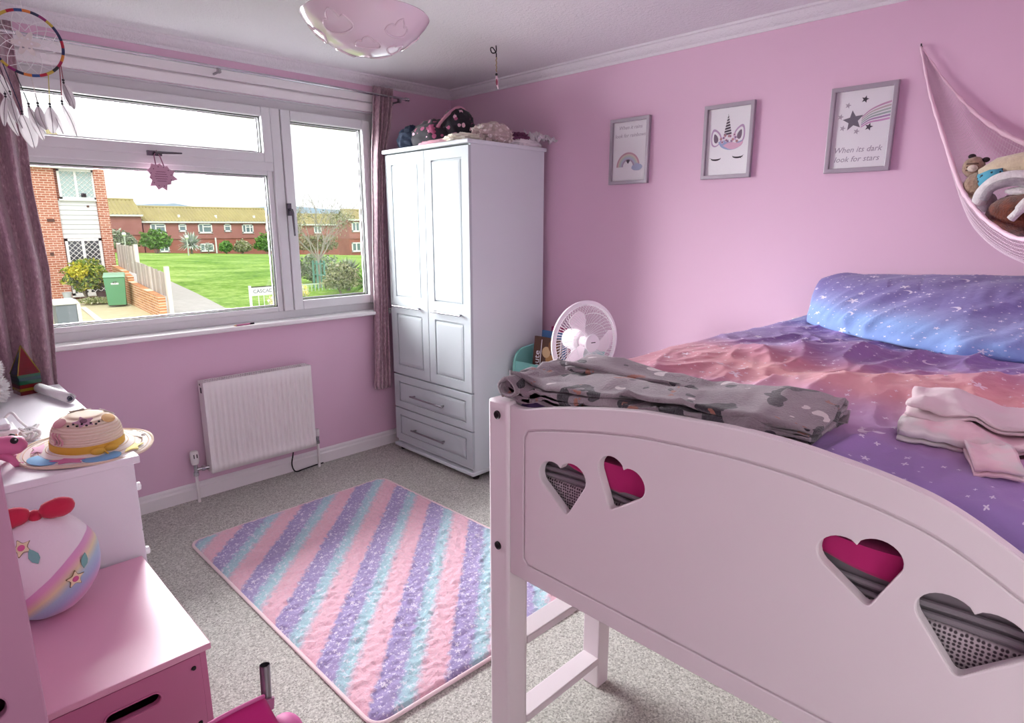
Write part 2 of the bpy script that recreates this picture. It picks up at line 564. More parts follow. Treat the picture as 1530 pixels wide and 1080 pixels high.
# ------------------------------------------------------------------ curtain pole and curtains
pole = thing('curtain_pole', 'slim chrome curtain pole spanning above the window', 'curtain pole', (-1.55, -0.095, 2.282))
build('rod', MB().cyl((-2.95, -0.095, 2.282), (-0.46, -0.095, 2.282), 0.008, n=12), chrome, pole)
for x in (-2.95, -0.46):
    s = 1 if x > -1 else -1
    build('finial', MB().tube([(x, -0.095, 2.282), (x + s * .012, -.095, 2.282), (x + s * .018, -.095, 2.282), (x + s * .03, -.095, 2.282), (x + s * .04, -.095, 2.282)], [0.0085, 0.013, 0.009, 0.013, 0.004], 12), chrome, pole)
for x in (-2.8, -1.60, -0.50):
    build('bracket', MB().cyl((x, 0, 2.262), (x, -0.10, 2.262), 0.006, n=8).cyl((x, -0.001, 2.262), (x, -0.007, 2.262), 0.016, n=12).box((x - .007, -0.108, 2.256), (x + .007, -0.082, 2.275)), steel, pole)

def mk_curtain_mat():
    m = M('mauve_crushed_velvet', '#a5828f', 0.5, sheen=0.35); n = N(m)
    c = n.coord()
    s = n.vmath('MULTIPLY', c, (1.6, 1.6, 0.6))
    f1 = n.noise(s, 70, 5, 0.7)
    col = n.ramp(f1, [(0.3, '#7d5f6c'), (0.5, '#a98894'), (0.62, '#c6aab4'), (0.75, '#f0e3e8')])
    n.color(col)
    n.set(n.bsdf.inputs['Roughness'], n.ramp(f1, [(0.35, '#b0b0b0'), (0.7, '#606060')]))
    n.bump(f1, 0.4, 0.003)
    return m
curtain_mat = mk_curtain_mat()
def curtain(edges, ztop, zbot, folds, amp, ymid, seed, nu=150, nv=60):
    """edges(v) -> (x_left, x_right), v 0 top .. 1 bottom"""
    def fn(u, v):
        x0, x1 = edges(v)
        ph = 2 * pi * folds * u + 0.6 * nz(u * 3 + seed, v * 1.5)
        a = amp * (0.8 + 0.3 * nz(u * 6, v * 2 + seed)) * (1 - 0.3 * v)
        sharp = sin(ph) + 0.25 * sin(2 * ph + 1.0)
        x = lerp(x0, x1, u) + 0.006 * nz(u * 9, v * 3, seed) + 0.008 * cos(ph) * v
        y = ymid + a * sharp / 1.15 + 0.006 * nz(u * 4 + 7, v * 5, seed)
        return (x, y, lerp(ztop, zbot, v) + 0.004 * sin(ph))
    return MB().grid(fn, nu, nv)
def e_left(v): return (interp([(0, -2.94), (0.5, -2.92), (1, -2.90)], v), interp([(0, -2.425), (0.35, -2.44), (0.55, -2.425), (0.8, -2.455), (1, -2.47)], v))
def e_right(v): return (interp([(0, -0.665), (.2, -.70), (.35, -.708), (.7, -.738), (1, -.768)], v), interp([(0, -0.525), (.12, -.56), (.2, -.61), (.35, -.635), (1, -.636)], v))
single('curtain', curtain(e_left, 2.325, 0.46, 6.5, 0.046, -0.100, 3), curtain_mat, 'mauve crushed velvet curtain hanging at the left end of the window', 'curtain', (-2.7, -0.09, 0.46), group='pair of mauve curtains', solid=0.003, smooth=60)
single('curtain', curtain(e_right, 2.335, 0.43, 4.5, 0.034, -0.075, 11, nu=110), curtain_mat, 'narrow mauve curtain gathered between window and white wardrobe', 'curtain', (-0.7, -0.09, 0.43), group='pair of mauve curtains', solid=0.003, smooth=60)

# ------------------------------------------------------------------ radiator
rad_white = M('radiator_enamel', '#f0ebea', 0.35)
rad = thing('radiator', 'white ribbed panel radiator on the pink wall under the window', 'radiator', (-1.54, -0.07, 0.16))
RX0, RX1, RZ0, RZ1 = -1.848, -1.228, 0.162, 0.678
def radf(u, v):
    x = lerp(RX0, RX1, u)
    z = interp([(0, RZ0), (.08, RZ0 + .035), (.12, RZ0 + .047), (.16, RZ0 + .06), (.84, RZ1 - .075), (.88, RZ1 - .062), (.92, RZ1 - .05), (1, RZ1)], v)
    amt = smoothstep(.08, .15, v) * (1 - smoothstep(.85, .92, v)) * smoothstep(0.012, 0.03, u) * (1 - smoothstep(0.97, 0.988, u))
    w = 0.5 + 0.5 * cos(2 * pi * 21 * (u - .02) / .96)
    return (x, -0.112 + 0.013 * amt * (1 - w ** 1.3), z)
p = build('front_panel', MB().grid(radf, 253, 12), rad_white, rad, smooth=60, solid=0.002)
build('back_panel', MB().box((RX0 + .01, -0.05, RZ0 + .01), (RX1 - .01, -0.035, RZ1 - .01)), rad_white, rad, bevel=0.003)
build('fins', MB().grid(lambda u, v: (lerp(RX0 + .02, RX1 - .02, u), -0.070 + 0.014 * (1 if int(u * 60) % 2 else -1), lerp(RZ0 + .03, RZ1 - .03, v)), 121, 2), rad_white, rad, kind='stuff', smooth=0)
for x in (RX0, RX1 - .004):
    sd = MB()
    sd.box((x, -0.112, RZ0), (x + .004, -0.032, RZ1))
    e = build('side_panel', sd, rad_white, rad, bevel=0.002)
    build('vent_slot', MB().box((x - .0015, -0.082, 0.615), (x + .0055, -0.066, 0.645)).cyl((x - .0015, -.062, .66), (x + .0055, -.062, .66), 0.006, n=10), dark_metal, e)
gr = MB()
gr.box((RX0, -0.112, RZ1 - .004), (RX1, -0.1, RZ1)); gr.box((RX0, -0.044, RZ1 - .004), (RX1, -0.032, RZ1))
for k in range(48):
    x = lerp(RX0 + .012, RX1 - .012, k / 47)
    gr.box((x - .002, -0.1, RZ1 - .006), (x + .002, -0.044, RZ1 - .001))
gr.box((RX0, -0.075, RZ1 - .005), (RX1, -0.07, RZ1 - .001))
build('top_grille', gr, rad_white, rad, smooth=0, weld=False)
for x in (-1.7, -1.4): build('wall_bracket', MB().box((x, -0.036, .25), (x + .03, -0.001, .6)), rad_white, rad, smooth=0)
# left thermostatic valve
v = build('valve', MB().tube([(-1.915, -.06, .165), (-1.915, -.06, .225)], 0.011, 12).tube([(-1.915, -.06, .19), (-1.844, -.07, .19)], 0.009, 12).cyl((-1.885, -.064, .19), (-1.868, -.066, .19), 0.016, n=6).cyl((-1.915, -.06, .155), (-1.915, -.06, .175), 0.015, n=6), chrome, rad)
hp = [(0.0, 0.222), (0.017, 0.222), (0.021, 0.235), (0.023, 0.262), (0.021, 0.29), (0.016, 0.298), (0.0, 0.298)]
build('thermostat_head', MB().lathe(hp, 20, Tr(-1.915, -.06, 0)), rad_white, v)
build('window_mark', MB().box((-1.925, -.0845, .262), (-1.921, -.081, .283)).box((-1.910, -.0845, .262), (-1.906, -.081, .283)), dark_metal, v)
build('pipe', MB().tube([(-1.915, -.06, .16), (-1.915, -.06, 0.0)], 0.0085, 12), rad_white, rad)
v = build('valve', MB().tube([(-1.19, -.055, .165), (-1.19, -.055, .21)], 0.010, 12).tube([(-1.19, -.055, .185), (-1.232, -.06, .185)], 0.009, 12).cyl((-1.19, -.055, .155), (-1.19, -.055, .172), 0.014, n=6), chrome, rad)
build('lockshield_cap', MB().lathe([(0, .205), (.013, .205), (.014, .24), (.012, .25), (0, .25)], 16, Tr(-1.19, -.055, 0)), rad_white, v)
build('pipe', MB().tube([(-1.19, -.055, .16), (-1.19, -.055, 0.0)], 0.0085, 12), rad_white, rad)
single('cable', MB().tube(catmull([(-1.33, -.025, .2), (-1.345, -.03, .12), (-1.36, -.035, .055), (-1.345, -.045, .008), (-1.29, -.04, .006), (-1.2, -.03, .006), (-1.15, -.03, .006)], 6), 0.004, 8), dark_metal, 'thin black cable looping below the right end of the radiator', 'cable', (-1.33, -.03, 0))
# ------------------------------------------------------------------ wardrobe in the corner
ward_white = M('wardrobe_white', '#dce3e6', .6, spec=.2)
ward = thing('wardrobe', 'tall white two-door wardrobe with two drawers in the room corner', 'wardrobe', (-0.35, -0.53, 0.0))
WF = -0.636                                   # front of the carcass
build('carcass', MB().box((WF, -0.925, 0.05), (-0.05, -0.905, 1.93)).box((WF, -0.155, 0.05), (-0.05, -0.135, 1.93)).box((-0.06, -0.905, 0.05), (-0.05, -0.155, 1.93)).box((WF, -0.905, 0.06), (-0.06, -0.155, 0.078)).box((WF, -0.905, 0.53), (-0.06, -0.155, 0.545)), ward_white, ward, smooth=0, weld=False)
build('top_board', MB().box((-0.668, -0.937, 1.93), (-0.04, -0.123, 1.952)), ward_white, ward, bevel=0.004)
build('plinth', MB().box((-0.662, -0.935, 0.03), (-0.05, -0.125, 0.052)), ward_white, ward, bevel=0.005)
for y in (-0.90, -0.16):
    for x in (-0.61, -0.09):
        build('foot', MB().lathe([(0, 0), (.02, 0), (.024, .012), (.024, .031), (0, .031)], 14, Tr(x, y, 0)), dark_metal, ward)
def front_slab(name, y0, y1, z0, z1, panels, th=0.018):
    """moulded front in the plane x = WF, looking to -x: slab with a grooved frame and raised fields"""
    x1 = WF; x0 = WF - th
    d = build(name, MB().box((x0 + .010, y0, z0), (x1, y1, z1)), door_greyed, ward, smooth=0)
    outer = [(-y1 + 0.0, z0), (-y0, z0), (-y0, z1), (-y1, z1)]
    holes = [[(-q[1], q[2]), (-q[1], q[3]), (-q[0], q[3]), (-q[0], q[2])] for q in panels]
    me = plate_mesh(outer, holes, 0.011, 0.0022)
    T = basis((x0 + .0055, 0, 0), (0, -1, 0), (0, 0, 1), (-1, 0, 0))
    build('frame', MB().mesh(me, T), door_greyed, d, smooth=20)
    for (a, b, c, e) in panels:
        g = 0.007; r = 0.018
        A = [(x0 + .010, a + g, c + g), (x0 + .010, b - g, c + g), (x0 + .010, b - g, e - g), (x0 + .010, a + g, e - g)]
        B = [(x0 + .0015, y, z) for (_, y, z) in [(0, a + g + .003, c + g + .003), (0, b - g - .003, c + g + .003), (0, b - g - .003, e - g - .003), (0, a + g + .003, e - g - .003)]]
        Cc = [(x0 - .0005, a + g + r, c + g + r), (x0 - .0005, b - g - r, c + g + r), (x0 - .0005, b - g - r, e - g - r), (x0 - .0005, a + g + r, e - g - r)]
        fs = [(8, 9, 10, 11)]
        for o in (0, 4):
            for k in range(4):
                k2 = (k + 1) % 4
                fs.append((o + k, o + k2, o + 4 + k2, o + 4 + k))
        build('panel', MB().add(A + B + Cc, fs), door_greyed, d, smooth=0)
    return d
def bar_handle(par, ya, yb, z, x):
    build('handle', MB().cyl((x - .028, ya - .012, z), (x - .028, yb + .012, z), 0.0055, n=12).cyl((x, ya + .008, z), (x - .028, ya + .008, z), 0.006, n=10).cyl((x, yb - .008, z), (x - .028, yb - .008, z), 0.006, n=10), steel, par)
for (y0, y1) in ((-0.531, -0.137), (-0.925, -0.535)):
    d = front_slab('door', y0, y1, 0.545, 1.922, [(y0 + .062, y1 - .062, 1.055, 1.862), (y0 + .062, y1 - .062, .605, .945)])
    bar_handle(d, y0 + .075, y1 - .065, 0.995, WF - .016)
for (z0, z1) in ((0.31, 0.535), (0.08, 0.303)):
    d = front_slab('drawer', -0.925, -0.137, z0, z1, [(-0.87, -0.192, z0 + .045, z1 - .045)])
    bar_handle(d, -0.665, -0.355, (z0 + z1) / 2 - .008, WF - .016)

# ------------------------------------------------------------------ white chest under the left end of the window
chest_white = M('chest_white', '#efedf3', 0.5, bump=(400, 0.05, 0.001))
chest = thing('chest_of_drawers', 'long white chest of drawers along the left wall', 'chest of drawers', (-2.77, -0.8, 0))
CX0, CX1, CY0, CY1 = -3.08, -2.492, -1.42, -0.185
build('top', MB().box((CX0, -1.432, 0.776), (-2.473, -0.175, 0.80)), chest_white, chest, bevel=0.003)
build('carcass', MB().box((CX0, CY0, 0.0), (CX1, CY0 + .018, .776)).box((CX0, CY1 - .018, 0), (CX1, CY1, .776)).box((CX0, CY0 + .018, 0.05), (CX1 - .02, CY1 - .018, .07)).box((CX0, CY0 + .018, 0.07), (CX0 + .01, CY1 - .018, .776)), chest_white, chest, smooth=0, weld=False)
build('plinth', MB().box((CX0 + .02, CY0 + .018, 0), (CX1 - .03, CY1 - .018, .06)), chest_white, chest, smooth=0)
for iy in range(2):
    for iz in range(3):
        ya = lerp(CY0 + .02, CY1 - .02, iy / 2) + .002; yb = lerp(CY0 + .02, CY1 - .02, (iy + 1) / 2) - .002
        za = .075 + iz * .233; zb = za + .229
        d = build('drawer', MB().box((CX1 - .3, ya, za), (CX1 + .008, yb, zb)), chest_white, chest, bevel=0.002)
        for yk in (ya + .09, yb - .09):
            build('knob', MB().lathe([(0, 0), (.007, 0), (.006, .012), (.014, .02), (.013, .028), (0, .032)], 14, basis((CX1 + .008, yk, (za + zb) / 2), (0, 1, 0), (0, 0, 1), (1, 0, 0))), gloss_white, d)

# ------------------------------------------------------------------ pink toy box and tall pink cabinet
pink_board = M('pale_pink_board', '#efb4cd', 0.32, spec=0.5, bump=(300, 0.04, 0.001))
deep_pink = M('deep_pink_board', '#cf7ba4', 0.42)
tb = thing('toy_box', 'low pink toy box with cut-out handle in front of the white chest', 'toy box', (-2.79, -1.73, 0))
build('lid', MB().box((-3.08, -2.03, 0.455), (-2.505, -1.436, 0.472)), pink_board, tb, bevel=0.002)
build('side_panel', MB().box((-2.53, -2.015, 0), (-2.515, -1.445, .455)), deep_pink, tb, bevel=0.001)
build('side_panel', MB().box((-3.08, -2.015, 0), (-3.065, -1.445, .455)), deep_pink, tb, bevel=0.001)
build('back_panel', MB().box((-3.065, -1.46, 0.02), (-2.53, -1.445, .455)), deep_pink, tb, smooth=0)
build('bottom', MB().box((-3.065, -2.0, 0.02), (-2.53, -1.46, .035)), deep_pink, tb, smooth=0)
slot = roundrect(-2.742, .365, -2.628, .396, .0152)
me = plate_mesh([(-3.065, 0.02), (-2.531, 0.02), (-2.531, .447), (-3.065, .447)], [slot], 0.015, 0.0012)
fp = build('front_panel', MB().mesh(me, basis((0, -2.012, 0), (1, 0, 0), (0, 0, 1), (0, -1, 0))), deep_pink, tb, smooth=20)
rim = [(x, -2.0205, z) for x, z in roundrect(-2.745, .362, -2.625, .399, .0182)]
build('slot_rim', MB().tube(rim, 0.0028, 6, closed=True), deep_pink, fp)
for x, z in ((-2.548, .415), (-2.548, .255), (-2.548, .08)):
    build('screw', MB().lathe([(0, 0), (.006, 0), (.005, .003), (0, .0035)], 12, basis((x, -2.0195, z), (1, 0, 0), (0, 0, 1), (0, -1, 0))), dark_metal, tb)

cabinet_pink = M('cabinet_pink', '#c795b0', 0.45, bump=(160, 0.06, 0.001))
cb = thing('cabinet', 'tall pink cabinet with cut-out handle at the left edge of the photo', 'cabinet', (-2.97, -2.25, 0))
hole = roundrect(-3.0, .785, -2.911, .822, .016)
me = plate_mesh([(-3.085, 0), (-2.867, 0), (-2.867, 1.24), (-3.085, 1.24)], [hole], 0.018, 0.003)
build('end_panel', MB().mesh(me, basis((0, -2.441, 0), (1, 0, 0), (0, 0, 1), (0, -1, 0))), cabinet_pink, cb, smooth=20)
build('end_panel', MB().box((-3.085, -2.064, 0), (-2.867, -2.046, 1.24)), cabinet_pink, cb, bevel=0.002)
build('top', MB().box((-3.085, -2.432, 1.222), (-2.869, -2.064, 1.24)), cabinet_pink, cb, smooth=0)
build('back_panel', MB().box((-3.085, -2.432, 0), (-3.077, -2.064, 1.222)), cabinet_pink, cb, smooth=0)
for z in (.05, .42, .86):
    build('shelf', MB().box((-3.077, -2.432, z), (-2.88, -2.064, z + .016)), cabinet_pink, cb, smooth=0)
build('door', MB().box((-2.88, -2.43, .07), (-2.868, -2.066, .855)), cabinet_pink, cb, bevel=0.002)
olive = M('olive_cloth', '#5d6148', 0.8)
single('cloth', MB().ball((-2.98, -2.25, .935), (.08, .15, .058), 18, 10, fn=lambda d: 1 + .15 * nz(d.x * 3, d.y * 3, d.z * 3)), olive, 'dark olive cloth stuffed inside the tall pink cabinet', 'cloth', (-2.98, -2.25, .88))

# ------------------------------------------------------------------ mid-sleeper bed
bed_white = M('bed_white', '#e9dde2', 0.42)
BX, BH = -1.96, -0.03                        # outer faces of footboard and headboard
BY1, BY0 = -2.478, -3.660                    # far and near side
bed = thing('bed', 'white mid-sleeper bed with ladder and heart cut-outs in the footboard', 'bed', ((BX + BH) / 2, -3.07, 0))
def post(x0, x1, y0, y1):
    return build('post', MB().box((x0, y0, 0), (x1, y1, 1.094)), bed_white, bed, bevel=0.008)
for (x0, x1) in ((BX, BX + .07), (BH - .07, BH)):
    for (y0, y1) in ((BY1 - .068, BY1), (BY0, BY0 + .068)):
        pst = post(x0, x1, y0, y1)
        if x0 == BX:
            for z in (1.058, .716):
                yb = (y0 + y1) / 2 + (.0 if y1 == BY1 else -.008)
                build('bolt', MB().lathe([(.0035, -.001), (.0035, .001), (.008, .002), (.0095, .0035), (.0105, .003), (.0108, 0), (.0108, -.001)], 18, basis((BX, yb, z), (0, 1, 0), (0, 0, 1), (-1, 0, 0)), closed=True).cyl((BX + .002, yb, z), (BX - .0006, yb, z), .0045, n=6), dark_metal, pst)
# footboard: arched plate with routed groove and hearts
arch = [(-2.546, 1.086), (-2.575, 1.085), (-2.605, 1.089), (-2.66, 1.104), (-2.73, 1.119), (-2.82, 1.136), (-2.90, 1.148), (-2.97, 1.153), (-3.04, 1.157),
        (-3.10, 1.159), (-3.157, 1.158), (-3.21, 1.155), (-3.26, 1.149), (-3.306, 1.143), (-3.35, 1.135), (-3.392, 1.124), (-3.432, 1.107), (-3.471, 1.086), (-3.50, 1.070), (-3.53, 1.061), (-3.56, 1.058), (-3.592, 1.061)]
arch = [(p.x, p.y) for p in catmull([(a, b, 0) for a, b in arch], 4)]
def off_arch(d, y0, y1):
    pts = []
    for i, (y, z) in enumerate(arch):
        if y1 <= y <= y0: pts.append((y, z - d))
    return pts
outer = [(y, z) for y, z in arch] + [(-3.592, .650), (-2.546, .650)]
def heart_at(cy, cz, sx, sz, rot):
    """heart seen from the -x side, where -y is to the right"""
    return [(cy - (hx * sx * cos(rot) - hz * sz * sin(rot)), cz + hx * sx * sin(rot) + hz * sz * cos(rot)) for hx, hz in heart(36)]
def rheart(*a): return heart_at(*a)
hearts = [rheart(-2.711, .931, .079, .068, radians(11)), rheart(-2.857, .979, .068, .064, radians(-17)),
          rheart(-3.309, .983, .070, .062, radians(15)), rheart(-3.449, .934, .077, .066, radians(-5))]
Tf = lambda x: basis((x, 0, 0), (0, -1, 0), (0, 0, 1), (-1, 0, 0))
neg = lambda P: [(-y, z) for y, z in P]
def inset(y0, y1, zb, d):
    top = off_arch(d, y0, y1)
    top = [(y, z) for y, z in top]
    # soft corners at the top
    return [(y0, zb + .012), (y0, top[0][1] - .02)] + [(y0 - .006, top[0][1] - .006)] + top[1:-1] + [(y1 + .006, top[-1][1] - .006), (y1, top[-1][1] - .02), (y1, zb + .012), (y1 + .012, zb), (y0 - .012, zb)]
g_out = inset(-2.590, -3.548, .694, .050)
g_in = inset(-2.5945, -3.5435, .6985, .0545)
fb = MB()
fb.mesh(plate_mesh(neg(outer), [neg(h) for h in hearts], .016, .0), Tf(BX + .022))
fb.mesh(plate_mesh(neg(outer), [neg(g_out)], .006, .0025), Tf(BX + .012))
fb.mesh(plate_mesh(neg(g_in), [neg(h) for h in hearts], .006, .0025), Tf(BX + .012))
build('footboard', fb, bed_white, bed, smooth=25, weld=False)
build('headboard', MB().mesh(plate_mesh(neg(outer), [], .02, .003), Tf(BH - .03)), bed_white, bed, smooth=25)
for y in (BY1 - .045, BY0 + .02):
    build('side_rail', MB().box((BX + .07, y, .70), (BH - .07, y + .024, .83)), bed_white, bed, bevel=0.003)
for k in range(13):
    x = lerp(BX + .14, BH - .14, k / 12)
    build('slat', MB().box((x - .03, BY0 + .045, .772), (x + .03, BY1 - .046, .787)), M('pine', '#d9b98a', .6), bed, smooth=0)
build('slat_rail', MB().box((BX + .07, BY0 + .044, .74), (BH - .07, BY0 + .066, .772)).box((BX + .07, BY1 - .067, .74), (BH - .07, BY1 - .0455, .772)), bed_white, bed, smooth=0, weld=False)
# ladder on the window side
for x in (-1.885, -1.488):
    build('ladder_stile', MB().box((x, -2.490, 0), (x + .056, -2.424, .70)).box((x, -2.478, .70), (x + .056, -2.424, 1.0)), bed_white, bed, bevel=0.004)
for z in (.092, .352, .612):
    build('ladder_rung', MB().box((-1.829, -2.492, z), (-1.488, -2.428, z + .024)), bed_white, bed, bevel=0.003)

# ------------------------------------------------------------------ mattress and fitted sheet
mat_grey = M('mattress_grey', '#8d868c', 0.85)
def mk_mesh_fabric():
    m = M('spacer_mesh', '#b9aeb3', 0.85); n = N(m)
    p = n.xyz(n.coord())
    v = n.voronoi(n.comb(n.math('MULTIPLY', p[1], 1.0), n.math('MULTIPLY', p[2], 1.0), 0.0), 150, '2D')
    v.inputs['Randomness'].default_value = 0.25
    n.color(n.ramp(v.outputs['Distance'], [(0.25, '#4a3f46'), (0.45, '#cbbfc4')]))
    n.bump(v.outputs['Distance'], 0.8, 0.002)
    return m
MX0, MX1, MY0, MY1 = -1.915, -0.09, -3.60, -2.535
mt = thing('mattress', 'grey mattress with knitted mesh border seen through the heart cut-outs', 'mattress', ((MX0 + MX1) / 2, -3.04, .787))
build('core', MB().box((MX0 + .004, MY0, .788), (MX1, MY1, .99)), mat_grey, mt, bevel=0.02)
build('mesh_border', MB().box((MX0 - .003, MY0 + .005, .80), (MX0 + .02, MY1 - .005, .925)), mk_mesh_fabric(), mt, bevel=0.006)
for z in (.935, .952):
    build('piping', MB().tube([(MX0 - .003, lerp(MY0 + .01, MY1 - .01, k / 20), z + .004 * sin(k * .9)) for k in range(21)], .0055, 8), mat_grey, mt)
magenta = M('magenta_sheet', '#c0186f', 0.8, sheen=0.2)
def sheetf(u, v):
    y = lerp(MY0, MY1, u)
    zb = interp([(-3.56, .985), (-3.46, 1.0), (-3.41, .985), (-3.37, .963), (-3.28, .972), (-3.2, .985), (-2.95, .96), (-2.86, .950), (-2.80, .958), (-2.72, .966), (-2.67, .985), (-2.6, .99)], y)
    if v < .5: return (MX0 - .008 + .004 * sin(u * 40), y, lerp(zb, 1.015, v / .5))
    return (lerp(MX0 - .004, MX1, (v - .5) / .5), y, 1.02 + .004 * nz(u * 6, v * 4))
single('fitted_sheet', MB().grid(sheetf, 60, 16), magenta, 'magenta fitted sheet stretched over the mattress', 'sheet', ((MX0 + MX1) / 2, -3.04, .95), solid=0.003)

# ------------------------------------------------------------------ teal sling bookcase by the wardrobe
teal = M('teal_board', '#8ad3c6', 0.5)
bk = thing('bookcase', 'low teal book rack with rounded ends beside the wardrobe', 'bookcase', (-0.2, -1.2, 0))
side = [(-.37, 0), (-.37, .68)] + [(-.27 + .10 * cos(radians(a)), .68 + .10 * sin(radians(a))) for a in range(180, 80, -10)] + [(-.05, .80), (-.05, 0)]
for y in (-.975, -1.405):
    build('side_panel', MB().prism(side, 0, .015, basis((0, y, 0), (1, 0, 0), (0, 0, 1), (0, -1, 0))), teal, bk, bevel=0.003)
for (x, z0, z1) in ((-.362, .565, .705), (-.362, .28, .42), (-.362, .04, .16)):
    build('front_board', MB().box((x, -1.405, z0), (x + .012, -.99, z1)), teal, bk, bevel=0.002)
build('back_panel', MB().box((-.062, -1.405, .02), (-.052, -.99, .79)), teal, bk, smooth=0)
for z in (.555, .27, .03):
    build('shelf', MB().box((-.352, -1.405, z), (-.062, -.99, z + .012)), teal, bk, smooth=0)

# ------------------------------------------------------------------ pedestal fan
fan_white = M('fan_white', '#f3eef1', 0.35)
wire_white = M('fan_wire', '#f3eef1', 0.4)
FX, FY, FZ = -0.50, -1.625, 0.925
fan = thing('fan', 'white electric pedestal fan standing between the book rack and the bed', 'fan', (FX, FY, 0))
fdir = Vector((-.233, -.969, .02)).normalized()
fx = Vector((0, 0, 1)).cross(fdir).normalized(); fy = fdir.cross(fx)
Ff = basis((FX, FY, FZ), fx, fy, fdir)
R = .196
build('base', MB().lathe([(0, 0), (.135, 0), (.14, .012), (.12, .028), (.03, .05), (.022, .07), (0, .07)], 32, Tr(FX + .02, FY + .08, 0)), fan_white, fan)
build('pole', MB().cyl((FX + .02, FY + .08, .05), (FX + .02, FY + .08, FZ - .05), .014, n=14), fan_white, fan)
build('motor', MB().lathe([(0, -.15), (.035, -.15), (.052, -.13), (.058, -.07), (.05, -.035), (0, -.03)], 24, Ff).box((FX + .005, FY + .065, FZ - .08), (FX + .035, FY + .095, FZ)), fan_white, fan)
build('rim', MB().tube([tuple(Ff @ Vector((R * cos(a * pi / 32), R * sin(a * pi / 32), .0))) for a in range(64)], .0085, 8, closed=True, flat=1.6), fan_white, fan)
gw = MB()
for k in range(84):
    a = 2 * pi * k / 84
    gw.tube([tuple(Ff @ Vector((r * cos(a + tw), r * sin(a + tw), z))) for r, z, tw in ((.042, .058, 0), (.10, .060, .10), (.165, .042, .2), (R, .004, .26))], .0011, 4, cap=False)
for r, z in ((.10, .060), (.15, .05)):
    gw.tube([tuple(Ff @ Vector((r * cos(a * pi / 24), r * sin(a * pi / 24), z))) for a in range(48)], .0014, 4, closed=True)
build('front_grille', gw, wire_white, fan, smooth=60, weld=False)
gw = MB()
for k in range(60):
    a = 2 * pi * k / 60
    gw.tube([tuple(Ff @ Vector((r * cos(a), r * sin(a), z))) for r, z in ((.05, -.045), (.13, -.05), (.18, -.036), (R, -.004))], .0012, 4, cap=False)
build('rear_grille', gw, wire_white, fan, smooth=60, weld=False)
cap = build('centre_badge', MB().lathe([(0, .066), (.03, .065), (.043, .06), (.045, .054), (0, .054)], 28, Ff), fan_white, fan)
build('badge_mark', MB().box((-.013, .002, .0655), (.013, .006, .0668), Ff), dark_metal, cap)
for k in range(3):
    a0 = radians(100 + 120 * k)
    def blade(u, v, a0=a0):
        r = lerp(.03, .165, u)
        wdt = interp([(0, .30), (.25, .42), (.6, .62), (.85, .60), (1, .40)], u)
        a = a0 + (v - .5) * wdt * 1.35 + .35 * u
        return tuple(Ff @ Vector((r * cos(a), r * sin(a), .012 + .028 * (v - .5) * (1.1 - .4 * u))))
    build('blade', MB().grid(blade, 14, 8), M('fan_blade', '#f5e6ee', .4), fan, smooth=60, solid=0.003)
build('hub', MB().lathe([(0, .042), (.02, .042), (.028, .03), (.028, -.02), (0, -.02)], 20, Ff), M('fan_blade'), fan)

# ------------------------------------------------------------------ ceiling lamp
glassy = M('frosted_glass', '#efe3e8', 0.12, spec=0.6, coat=0.6)
LX, LY = -1.70, -1.62
cl = thing('ceiling_light', 'frosted glass bowl ceiling light with embossed clouds', 'lamp', (LX, LY, 2.4))
prof = [(0.0, 2.052), (.03, 2.054), (.075, 2.063), (.125, 2.086), (.165, 2.115), (.196, 2.148), (.208, 2.166), (.205, 2.17), (.19, 2.15), (.12, 2.093), (.06, 2.066), (0, 2.06)]
build('bowl', MB().lathe(prof, 64, Tr(LX, LY, 0)), glassy, cl, smooth=60)
def bowl_pt(a, r):
    pr = [(p[0], p[1]) for p in prof[:7]]
    z = interp(pr, r)
    return Vector((LX + r * cos(a), LY + r * sin(a), z))
def cloud(a0, r0, sc):
    pts = []
    out = [(-1, -.15), (-1.0, .15), (-.75, .35), (-.5, .3), (-.35, .6), (0, .75), (.3, .55), (.45, .35), (.75, .4), (1, .1), (.95, -.2), (.5, -.42), (0, -.5), (-.6, -.4)]
    for p in catmull([(x, y, 0) for x, y in out + [out[0]]], 4)[:-1]:
        rr = r0 + p.y * sc * .05
        pts.append(bowl_pt(a0 + p.x * sc * .05 / max(rr, .06), rr) + Vector((0, 0, -.0015)))
    return pts
bowl = [o for o in cl.children if o.name.startswith('bowl')][0]
for k, (a, r, sc) in enumerate(((-2.75, .155, 1.0), (-2.1, .085, .8), (-1.45, .15, .8), (-.8, .09, .75), (-.2, .155, .9), (.5, .10, .8), (1.2, .155, .9), (2.0, .09, .8), (2.6, .15, .9))):
    build('embossed_cloud', MB().tube(cloud(a, r, sc), .0028, 6, closed=True), glassy, bowl)
M('brass', '#b9a77c', .3, metal=1)
build('rod', MB().cyl((LX, LY, 2.075), (LX, LY, 2.36), .006, n=10), steel, cl)
build('ceiling_rose', MB().lathe([(0, 2.34), (.05, 2.34), (.06, 2.36), (.06, 2.4), (0, 2.4)], 24, Tr(LX, LY, 0)), gloss_white, cl)
build('bulb', MB().ball((LX + .06, LY, 2.2), (.028, .028, .04), 14, 10), plain_white, cl)
build('bulb_holder', MB().tube([(LX, LY, 2.27), (LX + .05, LY, 2.26), (LX + .06, LY, 2.235)], .012, 10), gloss_white, cl)

